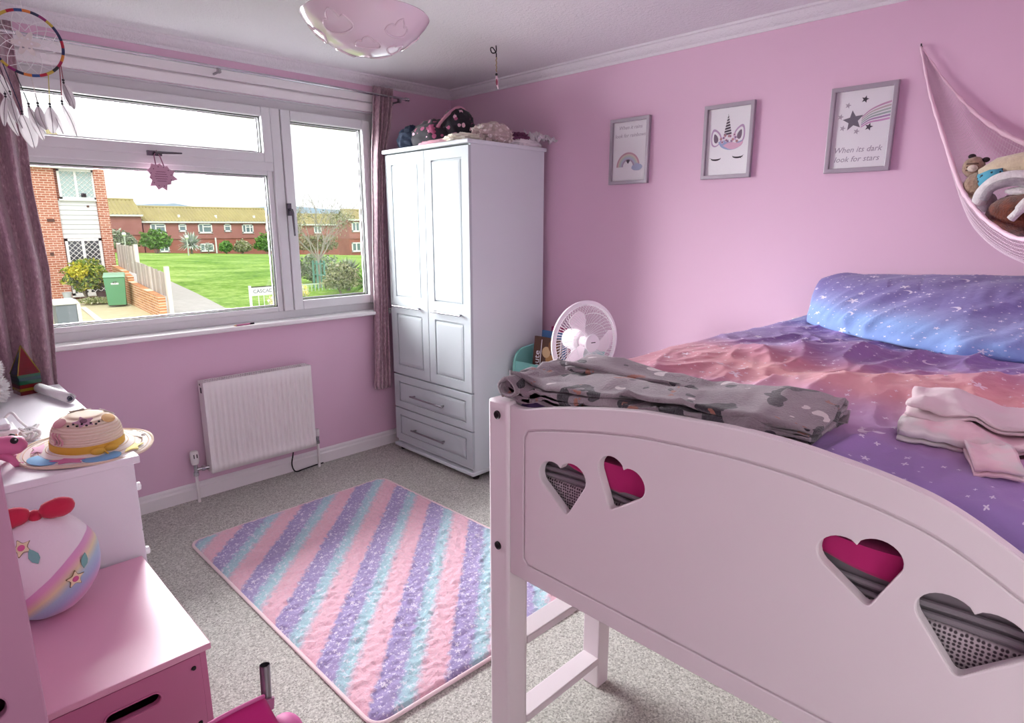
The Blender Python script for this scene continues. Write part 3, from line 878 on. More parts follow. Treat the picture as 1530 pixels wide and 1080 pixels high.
# ------------------------------------------------------------------ three framed prints on the right wall
frame_mat = M('silver_frame', '#aaa0aa', 0.42, metal=0.25)
ink_grey = M('ink_grey', '#b9aeb9', .8)
ink_dark = M('ink_dark', '#59505c', .8)
ink_black = M('ink_black', '#2b2630', .8)
def ink(name, h): return M('ink_' + name, h, .8)
def picture(y0, w, h, ztop, label):
    """y0 = left edge seen from the room"""
    t = thing('picture_frame', label, 'picture', (0, y0 - w / 2, ztop - h), group='framed prints on the right wall')
    fr = MB(); b = .018
    me = plate_mesh([(0, 0), (w, 0), (w, -h), (0, -h)][::-1], [[(b, -b), (w - b, -b), (w - b, -h + b), (b, -h + b)]], .02, .0025)
    T = basis((-.012, y0, ztop), (0, -1, 0), (0, 0, 1), (-1, 0, 0))
    build('frame', MB().mesh(me, T), frame_mat, t, smooth=20)
    build('print', MB().box((-.008, y0 - w + b - .002, ztop - h + b - .002), (-.002, y0 - b + .002, ztop - b + .002)), paper, t, smooth=0)
    build('glazing', MB().box((-.0135, y0 - w + b - .002, ztop - h + b - .002), (-.0125, y0 - b + .002, ztop - b + .002)), picture_glass, t, smooth=0)
    return t, basis((-.0083, y0, ztop), (0, -1, 0), (0, 0, 1), (-1, 0, 0)), t
def art(par, T, name, poly, m, w, h, lift=0.0):
    """poly in 0..1 (u right, v down)"""
    me = plate_mesh([(u * w, -v * h) for u, v in poly], [], .0004, 0)
    return build(name, MB().mesh(me, T @ Tr(0, 0, lift)), m, par, smooth=0)
def stroke(par, T, name, pts, r, m, w, h, lift=0.0, closed=False):
    return build(name, MB().tube([tuple(T @ Vector((u * w, -v * h, lift))) for u, v in pts], r, 5, closed=closed), m, par)
W_, H_ = .250, .341
t, T, _ = picture(-1.384, W_, H_, 2.062, 'framed print of a pastel rainbow, nearest the wardrobe of the three')
prt = t.children[1]
for body, v in (('When it rains', .165), ('look for rainbows', .285)):
    build('lettering', MB().mesh(text_mesh(body, .027, .0003, .25), T @ Tr(.5 * W_, -v * H_, .0002)), ink_grey, prt, smooth=0)
cols = [ink('rose', '#cfa6b2'), ink('sand', '#d9cfc4'), ink('mint', '#c3d0c9'), ink('sky', '#c0c6d6'), ink('lilac', '#b9a9bd')]
for k, c in enumerate(cols):
    r = .30 - k * .034
    pts = [(.47 + r * cos(a), .735 - r * sin(a) * W_ / H_ * 1.0) for a in [pi * q / 24 for q in range(25)]]
    pin = [(.47 + (r - .034) * cos(a), .735 - (r - .034) * sin(a) * W_ / H_) for a in [pi * q / 24 for q in range(25)]]
    art(prt, T, 'rainbow_band', pts + pin[::-1], c, W_, H_, .0001)
hh = [(.47 + x * .05, .655 - y * .05 * W_ / H_) for x, y in heart(24)]
art(prt, T, 'small_heart', hh, ink_dark, W_, H_, .0002)
for cx in (.70,):
    cl_pts = [(cx + x * .14, .745 - y * .10 * W_ / H_) for x, y in [(p.x, p.y) for p in catmull([(-1, -.2, 0), (-.8, .35, 0), (-.4, .4, 0), (-.1, .85, 0), (.4, .6, 0), (.7, .5, 0), (1, 0, 0), (.6, -.6, 0), (0, -.7, 0), (-.6, -.6, 0), (-1, -.2, 0)], 4)[:-1]]]
    art(prt, T, 'cloud', cl_pts, ink('cloud', '#b6bfd8'), W_, H_, .0003)

t, T, _ = picture(-1.944, W_, H_, 2.0625, 'framed print of a sleeping unicorn face, middle of the three')
prt = t.children[1]
tip = (.48, .135); bl = (.405, .43); br = (.575, .43)
for k in range(8):
    a = k / 8; b = a + .085
    L0 = lerpv(tip, bl, a); R0 = lerpv(tip, br, max(a - .05, 0)); L1 = lerpv(tip, bl, min(b, 1)); R1 = lerpv(tip, br, max(b - .05, 0))
    art(prt, T, 'horn_stripe', [L0, R0, R1, L1], ink_dark, W_, H_, .0001)
lil = ink('unicorn_lilac', '#c3a5c6'); pnk = ink('unicorn_pink', '#dfb4cb')
def teardrop(cx, cy, w, h, tilt, n=24):
    pts = []
    for q in range(n):
        t = 2 * pi * q / n
        x = w * sin(t) * (1 - .35 * cos(t)); y = -h * cos(t)
        x, y = x * cos(tilt) - y * sin(tilt), x * sin(tilt) + y * cos(tilt)
        pts.append((cx + x, cy + y))
    return pts
for s, cx, cy, ex, ey in ((-1, .245, .435, .275, .715), (1, .735, .405, .715, .70)):
    art(prt, T, 'ear', teardrop(cx, cy, .105, .125, s * .45), lil, W_, H_, .0001)
    art(prt, T, 'ear_inside', teardrop(cx - s * .005, cy + .008, .080, .100, s * .45), paper, W_, H_, .0002)
    art(prt, T, 'ear_centre', teardrop(cx - s * .005, cy + .012, .042, .066, s * .45), ink('ear_grey', '#7d6a7c'), W_, H_, .0003)
    lid = [(ex + .105 * cos(a), ey + .036 * sin(a)) for a in [pi * q / 14 for q in range(15)]]
    lid += [(ex + .105 * cos(a), ey - .004 + .018 * sin(a)) for a in [pi * (14 - q) / 14 for q in range(15)]]
    art(prt, T, 'eyelash', lid, ink_black, W_, H_, .0001)
    for q in (.5, .78, 1.0):
        px = ex + s * .105 * q; py = ey + .036 * sqrt(max(0, 1 - q * q))
        art(prt, T, 'eyelash', [(px - .009, py), (px + s * .035, py + .024 - .03 * q), (px + .009, py - .005)], ink_black, W_, H_, .0001)
rnd = random.Random(4)
fr_ = [ink('flower_rose', '#cf98b4'), pnk, lil, ink('flower_blue', '#a6b4d6')]
sw = [(.30, .50), (.38, .575), (.54, .615), (.70, .595), (.80, .53), (.76, .50), (.62, .53), (.44, .48)]
art(prt, T, 'fringe', [(p.x, p.y) for p in catmull([(a, b, 0) for a, b in sw + [sw[0]]], 4)[:-1]], fr_[3], W_, H_, .0002)
art(prt, T, 'fringe', [(p.x, p.y) for p in catmull([(a, b + .012, 0) for a, b in [(.40, .54), (.58, .60), (.76, .56), (.80, .50), (.70, .52), (.55, .50), (.40, .54)]], 4)[:-1]], pnk, W_, H_, .00035)
for k in range(13):
    cx = .36 + .32 * k / 12; cy = .46 + .045 * sin(k * 1.7)
    art(prt, T, 'flower', [(cx + x * .036, cy - y * .036 * W_ / H_) for x, y in star(6, 1, .6, k)], fr_[k % 3], W_, H_, .0004 + k * .00002)
    art(prt, T, 'flower', ellipse(cx, cy, .012, .009, 10), ink_dark if k % 3 else ink('gold', '#9a8a5a'), W_, H_, .0008)

t, T, _ = picture(-2.523, W_, H_ + .001, 2.06, 'framed print of a shooting star with rainbow tail, nearest the toy hammock')
prt = t.children[1]
for k, c in enumerate((ink('tail_rose', '#cda3bf'), ink('tail_sand', '#cdbfc0'), ink('tail_mint', '#b9c2bd'), ink('tail_green', '#a9b8b6'), ink('tail_lilac', '#b596bd'), ink('tail_pink', '#d3a0cb'))):
    o0 = k * .028; o1 = o0 + .017
    top = [(.50, .36 + o0 * .8), (.62, .285 + o0), (.78, .235 + o0 * 1.25), (.955, .205 + o0 * 1.35)]
    bot = [(.50, .36 + o1 * .8), (.62, .285 + o1), (.78, .235 + o1 * 1.25), (.955, .205 + o1 * 1.35)]
    top = [(p.x, p.y) for p in catmull([(a, b, 0) for a, b in top], 5)]; bot = [(p.x, p.y) for p in catmull([(a, b, 0) for a, b in bot], 5)]
    if k % 1 == 0: art(prt, T, 'rainbow_band', top + bot[::-1], c, W_, H_, .0001)
art(prt, T, 'big_star', [(.37 + x * .165, .395 - y * .165 * W_ / H_) for x, y in star(5, 1, .45, pi / 2 + .15)], ink('star_grey', '#7d7682'), W_, H_, .0002)
for (u, v, s, m) in ((.52, .165, .06, ink_dark), (.27, .215, .05, ink_grey), (.17, .34, .05, ink_grey), (.22, .475, .05, ink_grey), (.44, .525, .05, ink_grey), (.62, .485, .065, ink_dark)):
    art(prt, T, 'small_star', [(u + x * s, v - y * s * W_ / H_) for x, y in star(5, 1, .42, 1.3)], m, W_, H_, .0002)
for body, v in (('When its dark', .765), ('look for stars', .875)):
    build('lettering', MB().mesh(text_mesh(body, .0315, .0003, .25), T @ Tr(.48 * W_, -v * H_, .0002)), ink('text', '#a99eac'), prt, smooth=0)

# ------------------------------------------------------------------ ceiling hook with a little hanging charm
hk = thing('hook', 'small dark hook and charm hanging from the ceiling near the wardrobe', 'hook', (-.564, -1.049, 2.4))
hx, hy = -.564, -1.049
build('eye', MB().tube(catmull([(hx, hy, 2.4), (hx, hy, 2.37), (hx - .014, hy + .014, 2.365), (hx - .02, hy + .02, 2.385), (hx - .012, hy + .012, 2.39), (hx, hy, 2.365), (hx + .002, hy, 2.345)], 6), .0028, 8), dark_metal, hk)
build('chain', MB().tube([(hx + .002 + .003 * sin(k * 2.2), hy, 2.347 - k * .008) for k in range(10)], .0028, 6), M('brass'), hk)
build('bead', MB().ball((hx + .002, hy, 2.262), .007, 12, 8), dark_metal, hk)
build('charm', MB().tube([(hx + .002, hy, 2.256), (hx + .003, hy - .002, 2.235), (hx + .005, hy - .004, 2.21), (hx + .008, hy - .008, 2.192)], [.006, .009, .007, .003], 8, flat=.6), M('charm_pink', '#c7a4b4', .5), hk)
build('charm_gem', MB().ball((hx + .0, hy - .004, 2.225), (.006, .006, .016), 10, 8), M('charm_red', '#7d2340', .4), hk)
# ------------------------------------------------------------------ rug
def star_dots(n, vec2, scale, rmin, rmax, points=5, keep=0.6):
    """mask of little printed stars scattered on a plane"""
    v = n.voronoi(vec2, scale, '2D')
    loc = n.vmath('SUBTRACT', n.vmath('MULTIPLY', vec2, (scale, scale, 0)), n.vmath('MULTIPLY', v.outputs['Position'], (scale, scale, 0)))
    p = n.xyz(loc)
    rnd_ = n.xyz(v.outputs['Color'])
    ang = n.math('ADD', n.math('ARCTAN2', p[1], p[0]), n.math('MULTIPLY', rnd_[2], 6.28))
    spike = n.math('MULTIPLY_ADD', n.math('COSINE', n.math('MULTIPLY', ang, float(points))), 0.35, 0.65)
    size = n.math('MULTIPLY_ADD', n.math('POWER', rnd_[0], 2.5), rmax - rmin, rmin)
    d = n.math('LENGTH', loc) if False else n.new('ShaderNodeVectorMath', operation='LENGTH')
    n.set(d.inputs[0], loc)
    inside = n.math('LESS_THAN', d.outputs['Value'], n.math('MULTIPLY', spike, size))
    return n.math('MULTIPLY', inside, n.math('LESS_THAN', rnd_[1], keep))
def mk_rug():
    m = M('rug_plush', '#d9b3cf', 0.95, spec=0.05, sheen=0.3); n = N(m)
    c = n.coord(); p = n.xyz(c)
    wob = n.math('MULTIPLY', n.math('SUBTRACT', n.noise(c, 45, 4), 0.5), 0.05)
    s = n.math('ADD', n.math('MULTIPLY', n.math('SUBTRACT', p[0], p[1]), 0.7071), wob)
    t = n.math('FRACT', n.math('DIVIDE', n.math('ADD', s, 1.0), 0.2275))
    col = n.ramp(t, [(0.0, '#a496c6'), (0.30, '#ad9fcb'), (0.38, '#abcbd8'), (0.52, '#b2d8de'), (0.60, '#dcc4d2'), (0.66, '#f0c0cd'), (0.94, '#f0bccb'), (1.0, '#b4a4c8')])
    v2 = n.comb(p[0], p[1], 0)
    tuft = n.noise(c, 90, 4, 0.7)
    stars = n.math('MAXIMUM', star_dots(n, v2, 36, 0.14, 0.46, 5, .9), star_dots(n, v2, 75, 0.14, 0.40, 4, .75))
    fade = n.ramp(t, [(0.0, '#ffffff'), (0.52, '#e8e8e8'), (0.68, '#7a7a7a'), (0.95, '#7a7a7a'), (1.0, '#ffffff')])
    col = n.mix(n.math('MULTIPLY', n.math('MULTIPLY', stars, n.xyz(fade)[0]), 0.85), col, '#f6eef8')
    col = n.mix(n.math('MULTIPLY', n.math('SUBTRACT', 0.65, tuft, clamp=True), 0.55), col, '#8d7f96')
    n.color(col)
    n.bump(n.math('ADD', tuft, n.math('MULTIPLY', n.noise(c, 260, 2), 0.5)), 0.8, 0.006)
    return m
RUGC = (-1.545, -1.325, 0.0)
rc = [(-2.115, -.525), (-1.02, -.515), (-.985, -2.165), (-2.105, -2.12)]
def rug_outline(r=.06):
    P = []
    for i in range(4):
        a = Vector(rc[i - 1]); b = Vector(rc[i]); c = Vector(rc[(i + 1) % 4])
        d1 = (a - b).normalized(); d2 = (c - b).normalized()
        q0 = b + d1 * r; q1 = b + d2 * r
        for k in range(9):
            t = k / 8
            P.append(tuple(q0 * (1 - t) ** 2 + b * 2 * t * (1 - t) + q1 * t * t))
    return P
rug_o = rug_outline()
def rugf(u, v):
    a = lerpv(rc[0], rc[1], u); b = lerpv(rc[3], rc[2], u)
    x, y = lerpv(a, b, v)
    # round the corners
    cx = .5 * (rc[0][0] + rc[1][0])
    e = min(u, 1 - u); f = min(v, 1 - v)
    eu = e * 1.12; fv = f * 1.6
    if eu < .06 and fv < .06:
        dx, dy = .06 - eu, .06 - fv
        k = max(dx, dy) / max(sqrt(dx * dx + dy * dy), 1e-6)
        sx = 1 if u < .5 else -1; sy = -1 if v < .5 else 1
        x += sx * dx * (1 - k); y += sy * dy * (1 - k)
    edge = min(eu, fv)
    z = .016 * smoothstep(-.002, .02, edge) + .004 + .008 * nz(x * 34, y * 34) * smoothstep(0, .03, edge) + .006 * nz(x * 80, y * 80, 4) * smoothstep(0, .03, edge)
    return (x, y, z)
rug = thing('rug', 'pastel pink, lilac and aqua striped plush rug with white stars on the carpet', 'rug', RUGC)
build('pile', MB().grid(rugf, 150, 210), mk_rug(), rug, smooth=180, weld=False)
build('piping', MB().tube([(x, y, .008) for x, y in rug_o], .007, 8, closed=True), M('rug_piping', '#efd6da', .7), rug)

# ------------------------------------------------------------------ duvet and pillow
def mk_galaxy(name, moons, sc=1.0, steep=False):
    m = M(name, '#7a5aa0', 0.75, spec=0.2, sheen=0.15); n = N(m)
    a = n.new('ShaderNodeVertexColor', layer_name='tint')
    c = n.coord(); p = n.xyz(c)
    v2 = n.comb(p[1], n.math('ADD', n.math('MULTIPLY', p[0], .7), n.math('MULTIPLY', p[2], 1.6)), 0) if steep else n.comb(p[0], p[1], 0)
    v3 = v2
    st = n.math('MAXIMUM', star_dots(n, v2, 14 * sc, .05, .30, 5, .45), star_dots(n, v3, 40 * sc, .10, .26, 4, .38))
    for (mx, my, r) in moons:
        d1 = n.new('ShaderNodeVectorMath', operation='DISTANCE'); n.set(d1.inputs[0], v2); n.set(d1.inputs[1], (mx, my, 0))
        d2 = n.new('ShaderNodeVectorMath', operation='DISTANCE'); n.set(d2.inputs[0], v2); n.set(d2.inputs[1], (mx + r * .35, my - r * .25, 0))
        st = n.math('MAXIMUM', st, n.math('MULTIPLY', n.math('LESS_THAN', d1.outputs['Value'], r), n.math('GREATER_THAN', d2.outputs['Value'], r * .92)))
    col = n.mix(n.math('MULTIPLY', st, 0.7), a.outputs['Color'], '#f3e9f6')
    n.color(col)
    n.bump(n.math('ADD', n.noise(c, 45, 4, .6), n.math('MULTIPLY', n.noise(c, 18, 2), .8)), 0.35, 0.006)
    return m
def paint(o, fn):
    me = o.data
    at = me.color_attributes.new('tint', 'FLOAT_COLOR', 'POINT')
    for v in me.vertices:
        at.data[v.index].color = fn(o.location + v.co)
def colramp(stops, t):
    return tuple(interp([(p, lin(c)) for p, c in stops], t))
DX0, DX1, DY0, DY1 = -1.925, -.055, -3.64, -2.505
def ridge(x, y, x0, y0, x1, y1, wf, wb, h):
    """fold crest along a segment; wf in front (foot side), wb behind"""
    dx, dy = x1 - x0, y1 - y0; L = sqrt(dx * dx + dy * dy)
    t = ((x - x0) * dx + (y - y0) * dy) / L / L
    d = ((x - x0) * dy - (y - y0) * dx) / L        # signed
    fade = smoothstep(-.15, .2, t) * (1 - smoothstep(.85, 1.2, t))
    w = wf if d > 0 else wb
    return h * exp(-(d / w) ** 2) * fade
def duvet_z(x, y):
    far = smoothstep(-2.52, -2.72, y)                  # smooth along the far edge
    z = 1.122
    z += (.008 * nz(x * 2.3, y * 2.1, 1) + .005 * nz(x * 5 + y * 2, y * 4, 2)) * (.3 + .7 * far)
    k = 1 - abs(nz(x * 3.2 + y * 2.0, y * 7 - x * 1.0, 5))
    z += .014 * (k ** 4 - .3) * (.25 + .75 * far)
    k = 1 - abs(nz(x * 7 + y * 3, y * 13 - x * 3, 8))
    z += .006 * (k ** 4 - .25) * (.3 + .7 * far)
    k = 1 - abs(nz(x * 15 - y * 4, y * 21 + x * 8, 12))
    z += .0025 * (k ** 4 - .2) * far
    z += ridge(x, y, -1.52, -2.95, -1.0, -3.55, .20, .07, .040)
    z += ridge(x, y, -1.30, -2.68, -.85, -3.0, .12, .06, .014)
    z += ridge(x, y, -1.0, -2.80, -.75, -3.3, .06, .05, .014)
    z -= .012 * smoothstep(.0, .5, (x + .9) / .8)
    # near the footboard it slumps to the board's top edge
    z -= .030 * (1 - smoothstep(-1.92, -1.76, x)) * smoothstep(-3.2, -3.5, y)
    z -= .05 * (1 - smoothstep(-1.925, -1.875, x))
    z -= .035 * smoothstep(-2.545, -2.505, y) ** 2
    return z
def duvetf(u, v):
    # u: along x foot->head ; v: across y far->near, with skirts at both ends
    x = lerp(DX0, DX1, u)
    if v < .06:
        y = DY1; z = lerp(.985, duvet_z(x, DY1), v / .06)
        return (x, y + .004 * sin(v * 60), z)
    if v > .95:
        z = lerp(duvet_z(x, DY0), .985, (v - .95) / .05)
        return (x, DY0, z)
    y = lerp(DY1, DY0, (v - .06) / .89)
    return (x, y, duvet_z(x, y))
mb = MB().grid(duvetf, 260, 190)
# turned-under hem at the foot
mb.grid(lambda u, v: (DX0 + .012 * sin(v * pi / 2), lerp(DY1, DY0, u), lerp(duvet_z(DX0, lerp(DY1, DY0, u)), 1.03, v)), 190, 4)
def duvet_tint(p):
    x, y = p.x, p.y
    t = x + .10 * fbm((x * 3, y * 3, 2)) + .28 * max(0, (-2.75 - y)) * 0.35 - .02
    hem = smoothstep(-3.25, -3.42, y) * (1 - smoothstep(-1.924, -1.905, x + .012 * nz(y * 9, 3)))
    c = colramp([(-1.93, '#927ab8'), (-1.72, '#a184be'), (-1.6, '#c094b8'), (-1.48, '#dfa2aa'), (-1.30, '#e2a5a5'), (-1.16, '#c98799'), (-1.02, '#9572aa'), (-.75, '#866cac'), (-.45, '#8f72b4'), (-.2, '#7a82be'), (-.05, '#7a93c8')], t)
    far = smoothstep(-2.95, -2.6, y) * (1 - smoothstep(-1.15, -.9, x))
    c = lerpv(c, lin('#b3627f'), .6 * far * smoothstep(-1.75, -1.5, x))
    return lerpv(c, lin('#9fb6de'), hem)
dv = single('duvet', mb, mk_galaxy('galaxy_duvet', [(.18, -.32, .022), (.42, -.12, .02), (-.70, -.17, .024), (.1, -.1, .02)]), 'crumpled purple and coral duvet printed with white stars on the mid-sleeper bed', 'duvet', (-1.0, -3.07, 1.0), smooth=180)
paint(dv, duvet_tint)

# pillow propped against the head end
def pillowf(u, v):
    # v around the cross-section, u along the length
    y = lerp(-2.585, -3.52, u)
    fr = interp([(0, -.36), (.08, -.42), (.35, -.60), (.65, -.74), (.9, -.72), (1, -.66)], u)
    bx = -.07
    th = .70 + .30 * min(1, min(u, 1 - u) * 9) ** .5
    k = v * 2 * pi
    cx = (fr + bx) / 2; rx = abs(fr - bx) / 2
    ax = cos(k); az = sin(k)
    sx = (abs(ax) ** .7) * (1 if ax > 0 else -1)
    x = cx + rx * sx
    rise = (sx + 1) / 2                                  # 0 front, 1 wall
    zc = lerp(1.130, 1.236 + .050 * u, rise ** 1.1)
    zt = .088 * th * (abs(az) ** .7) * (1 if az > 0 else -.55) * (.55 + .45 * rise ** .6 + .25 * (1 - abs(sx)))
    z = zc + zt
    fold = (1 - rise) * .7 + .3                           # creases fade towards the top edge
    w = 1 - abs(nz(x * 2.5 + y * 2.5, y * 3.5 + x * 5.5, 3))
    z += (.034 * (w ** 5 - .3) * fold * (.25 + 1.1 * abs(nz(x * 2.5, y * 2.6, 9))) + .003 * nz(x * 14, y * 12, 5)) * (1 if az > 0 else 0) * th
    w = 1 - abs(nz(x * 6 + y * 6, y * 9 + x * 14, 6))
    z += .009 * (w ** 5 - .2) * fold * (1 if az > 0 else 0) * th
    x += .012 * nz(y * 10, v * 8, 9) * fold
    return (x, y + .008 * nz(x * 9, z * 9) - .05 * (1 - u) ** 6 * (1 - rise), max(z, 1.098))
pmb = MB().grid(pillowf, 110, 90, cv=True)
nn = 90
pmb.f.append(list(range(nn))); pmb.f.append([109 * nn + k for k in range(nn)][::-1])
pl = single('pillow', pmb, mk_galaxy('galaxy_pillow', [(.36, .22, .016), (-.09, .40, .018), (.05, .25, .017), (-.12, .10, .018), (.20, .05, .015)], 1.0, True), 'blue to purple pillow with stars and moons against the right wall', 'pillow', (-.35, -3.03, 1.09), smooth=180)
def pillow_tint(p):
    t = (p.z - 1.13) / .19 + .16 * fbm((p.x * 4, p.y * 3, 7)) + .1 * smoothstep(-2.9, -3.3, p.y) - .08
    return colramp([(-.05, '#7f9ad2'), (.16, '#8aa8de'), (.34, '#8d93c6'), (.55, '#8078b2'), (1.1, '#735f9e')], t)
paint(pl, pillow_tint)

# ------------------------------------------------------------------ fleece throw folded over the footboard
def mk_fleece():
    m = M('grey_fleece', '#877983', 0.95, sheen=0.5, spec=0.05); n = N(m)
    c = n.coord(); p = n.xyz(c)
    blot = n.noise(c, 13, 2)
    dark = n.math('GREATER_THAN', n.noise(n.vmath('ADD', c, (3.1, 1.2, .4)), 15, 1.5), 0.60)
    rust = n.math('GREATER_THAN', n.noise(n.vmath('ADD', c, (7.7, 4.2, 2.4)), 16, 3.0), 0.655)
    pale = n.math('GREATER_THAN', n.noise(n.vmath('ADD', c, (1.7, 9.2, 5.4)), 17, 1.5), 0.69)
    col = n.ramp(blot, [(.3, '#83747d'), (.7, '#9d8f96')])
    col = n.mix(dark, col, '#37303a'); col = n.mix(rust, col, '#a56a5c'); col = n.mix(pale, col, '#e2d8d8')
    n.color(col)
    n.bump(n.math('ADD', n.noise(c, 240, 4, .7), n.math('MULTIPLY', n.noise(c, 60, 3), .6)), .8, .004)
    return m
fleece = mk_fleece()
def path_fold(x0, x1, z, th, layers, r):
    """zig-zag fold from z upward"""
    P = []
    for k in range(layers):
        a, b = (x0, x1) if k % 2 == 0 else (x1, x0)
        s = 1 if b > a else -1
        zz = z + k * th
        for q in range(7): P.append((lerp(a + s * r, b - s * r, q / 6), zz))
        if k < layers - 1:
            for q in range(1, 6):
                an = -pi / 2 + pi * q / 6
                P.append((b - s * r + s * r * cos(an), zz + th / 2 + th / 2 * sin(an)))
    return P
def crease(a, b, k):
    w = 1 - abs(nz(a * 16 + b * 2, b * 4.5 + a * 3, k))
    return w ** 4 - .25
def throw_off(a, z, b, i):
    # b = y, a = x
    rel = z - 1.165
    h = interp([(-3.20, .8), (-3.10, 1.1), (-2.95, .95), (-2.75, .95), (-2.62, 1.1), (-2.5, 1.6)], b)
    base = interp([(-3.22, 1.130), (-3.1, 1.134), (-2.9, 1.126), (-2.7, 1.112), (-2.58, 1.094), (-2.5, 1.092)], b)
    xo = interp([(-3.22, .06), (-3.1, .02), (-2.9, .0), (-2.7, -.006), (-2.5, -.012)], b)
    wdt = interp([(-3.22, .85), (-3.0, 1.0), (-2.75, .95), (-2.5, .8)], b)
    xc = -1.83
    lay = int(i * 5.999)
    aa = xc + (a - xc) * wdt + xo + .030 * nz(b * 4, lay * 3.1, 1) + .008 * nz(b * 18, i * 9)
    zz = base + rel * h + .013 * nz(b * 5, a * 8, lay * 1.3) + .016 * crease(aa, b, lay * .7) + .004 * nz(b * 30, a * 30, i * 4)
    return max(aa, -1.934), zz, b + .022 * nz(a * 7, lay * 2.3, 3)
tw = MB()
ribbon(tw, path_fold(-1.945, -1.705, 1.165, .012, 4, .008), .009, -3.19, -2.505, 110, throw_off)
def flap_off(a, z, b, i):
    t = (b + 3.02) / .44                               # 0 right end .. 1 left end
    h = interp([(0, .0), (.3, .010), (.8, .022), (1, .020)], t)
    aa = -1.735 + (a + 1.735) * interp([(0, .35), (.6, .8), (1, 1.0)], t) + .012 * nz(b * 7, i * 5, 2)
    return aa, 1.136 + h + (z - 1.165) + .010 * nz(b * 9, a * 12, i * 3) + .008 * crease(aa, b, 9), b + .02 * nz(a * 9, i * 4, 7)
ribbon(tw, path_fold(-1.805, -1.665, 1.165, .010, 2, .008), .008, -3.02, -2.585, 50, flap_off)
# rolled-over end by the post
def roll_off(a, z, b, i):
    return a + .008 * nz(b * 20, i * 6), z + 1.142 + .006 * nz(b * 14, i * 7, 2), b + .01 * nz(a * 12, i * 5)
rp = [(.030 * cos(radians(q)) * (1 - q / 1400) , .024 * sin(radians(q)) * (1 - q / 1400)) for q in range(-60, 420, 24)]
RT = Tr(-1.85, -2.53, 0) @ Rz(radians(90))
ribbon(tw, rp, .008, -.085, .095, 16, lambda a, z, b, i: (a + .006 * nz(b * 20, i * 6), z + 1.124 + .005 * nz(b * 14, i * 7, 2), b), RT)
blk = single('throw_blanket', tw, fleece, 'grey printed fleece throw folded over the top of the footboard', 'blanket', (-1.83, -2.86, 1.12), smooth=180)

# ------------------------------------------------------------------ pyjamas left on the duvet
def mk_pyjama():
    m = M('pyjama_cotton', '#e3c5cd', 0.9, sheen=.2, spec=.1); n = N(m)
    c = n.coord()
    f = n.noise(c, 9, 3)
    col = n.ramp(f, [(.3, '#d9a9b9'), (.45, '#e6c3cc'), (.55, '#d8cfd0'), (.7, '#f0ebea')])
    n.color(col); n.bump(n.noise(c, 90, 4), .35, .003)
    return m
pyj = mk_pyjama()
pj_grey = M('pyjama_grey', '#dcdad8', .9, bump=(80, .3, .003), vary=(9, '#e3bcc8'), sheen=.2)
def cloth_off(seed, amp=.01, slope=None, zb=1.0):
    def f(a, z, b, i):
        zz = z + amp * nz(b * 9 + seed, a * 9, i * 4) + amp * .5 * nz(b * 22, a * 20 + seed, i * 5)
        return a + amp * nz(b * 7, i * 5 + seed), zz + duvet_lift(a, b), b + amp * nz(a * 8, i * 6, seed)
    return f
PJ = Tr(-1.55, -3.35, 0) @ Rz(radians(8))
def duvet_lift(a, b):
    q = PJ @ Vector((a, b, 0))
    return duvet_z(max(min(q.x, DX1), DX0), max(min(q.y, DY1), DY0))
# local a = towards the head of the bed, b = along the pile (left to right in the photo)
p1 = MB()
ribbon(p1, path_fold(-.155, .03, .006, .008, 3, .005), .005, -.22, .09, 34, cloth_off(2, .009), PJ)
single('pyjama_trousers', p1, pyj, 'pink and white pyjama trousers folded on the duvet', 'clothes', (-1.50, -3.36, 1.1), group='pyjamas on the duvet', smooth=180)
p2 = MB()
def leg_off(a, z, b, i):
    k = 1 - .25 * smoothstep(-.05, -.2, a)
    return a, z + .006 * nz(b * 14, a * 12, i * 3) + duvet_lift(a, b) , b * k + .15 * a
ribbon(p2, path_fold(-.262, -.13, .007, .010, 2, .006), .006, -.06, .02, 16, leg_off, PJ)
single('pyjama_sleeve', p2, pyj, 'pink pyjama leg hanging out at the front of the folded pile', 'clothes', (-1.70, -3.38, 1.1), group='pyjamas on the duvet', smooth=180)
p3 = MB()
def top_off(a, z, b, i):
    h = 1 + .4 * exp(-((b + .02) / .03) ** 2) * smoothstep(0, .08, a)
    return a + .012 * nz(b * 9, i * 5, 4), (z - .028) * h + .028 + .008 * nz(b * 8, a * 10, i * 3 + 2) + .005 * nz(b * 24, a * 22) + duvet_lift(a, b), b + .012 * nz(a * 9, i * 5, 8)
ribbon(p3, path_fold(-.10, .05, .030, .010, 2, .006), .005, -.22, .085, 36, top_off, PJ)
single('pyjama_shirt', p3, pj_grey, 'pale grey and pink pyjama top lying on the folded trousers', 'clothes', (-1.50, -3.36, 1.15), group='pyjamas on the duvet', smooth=180)

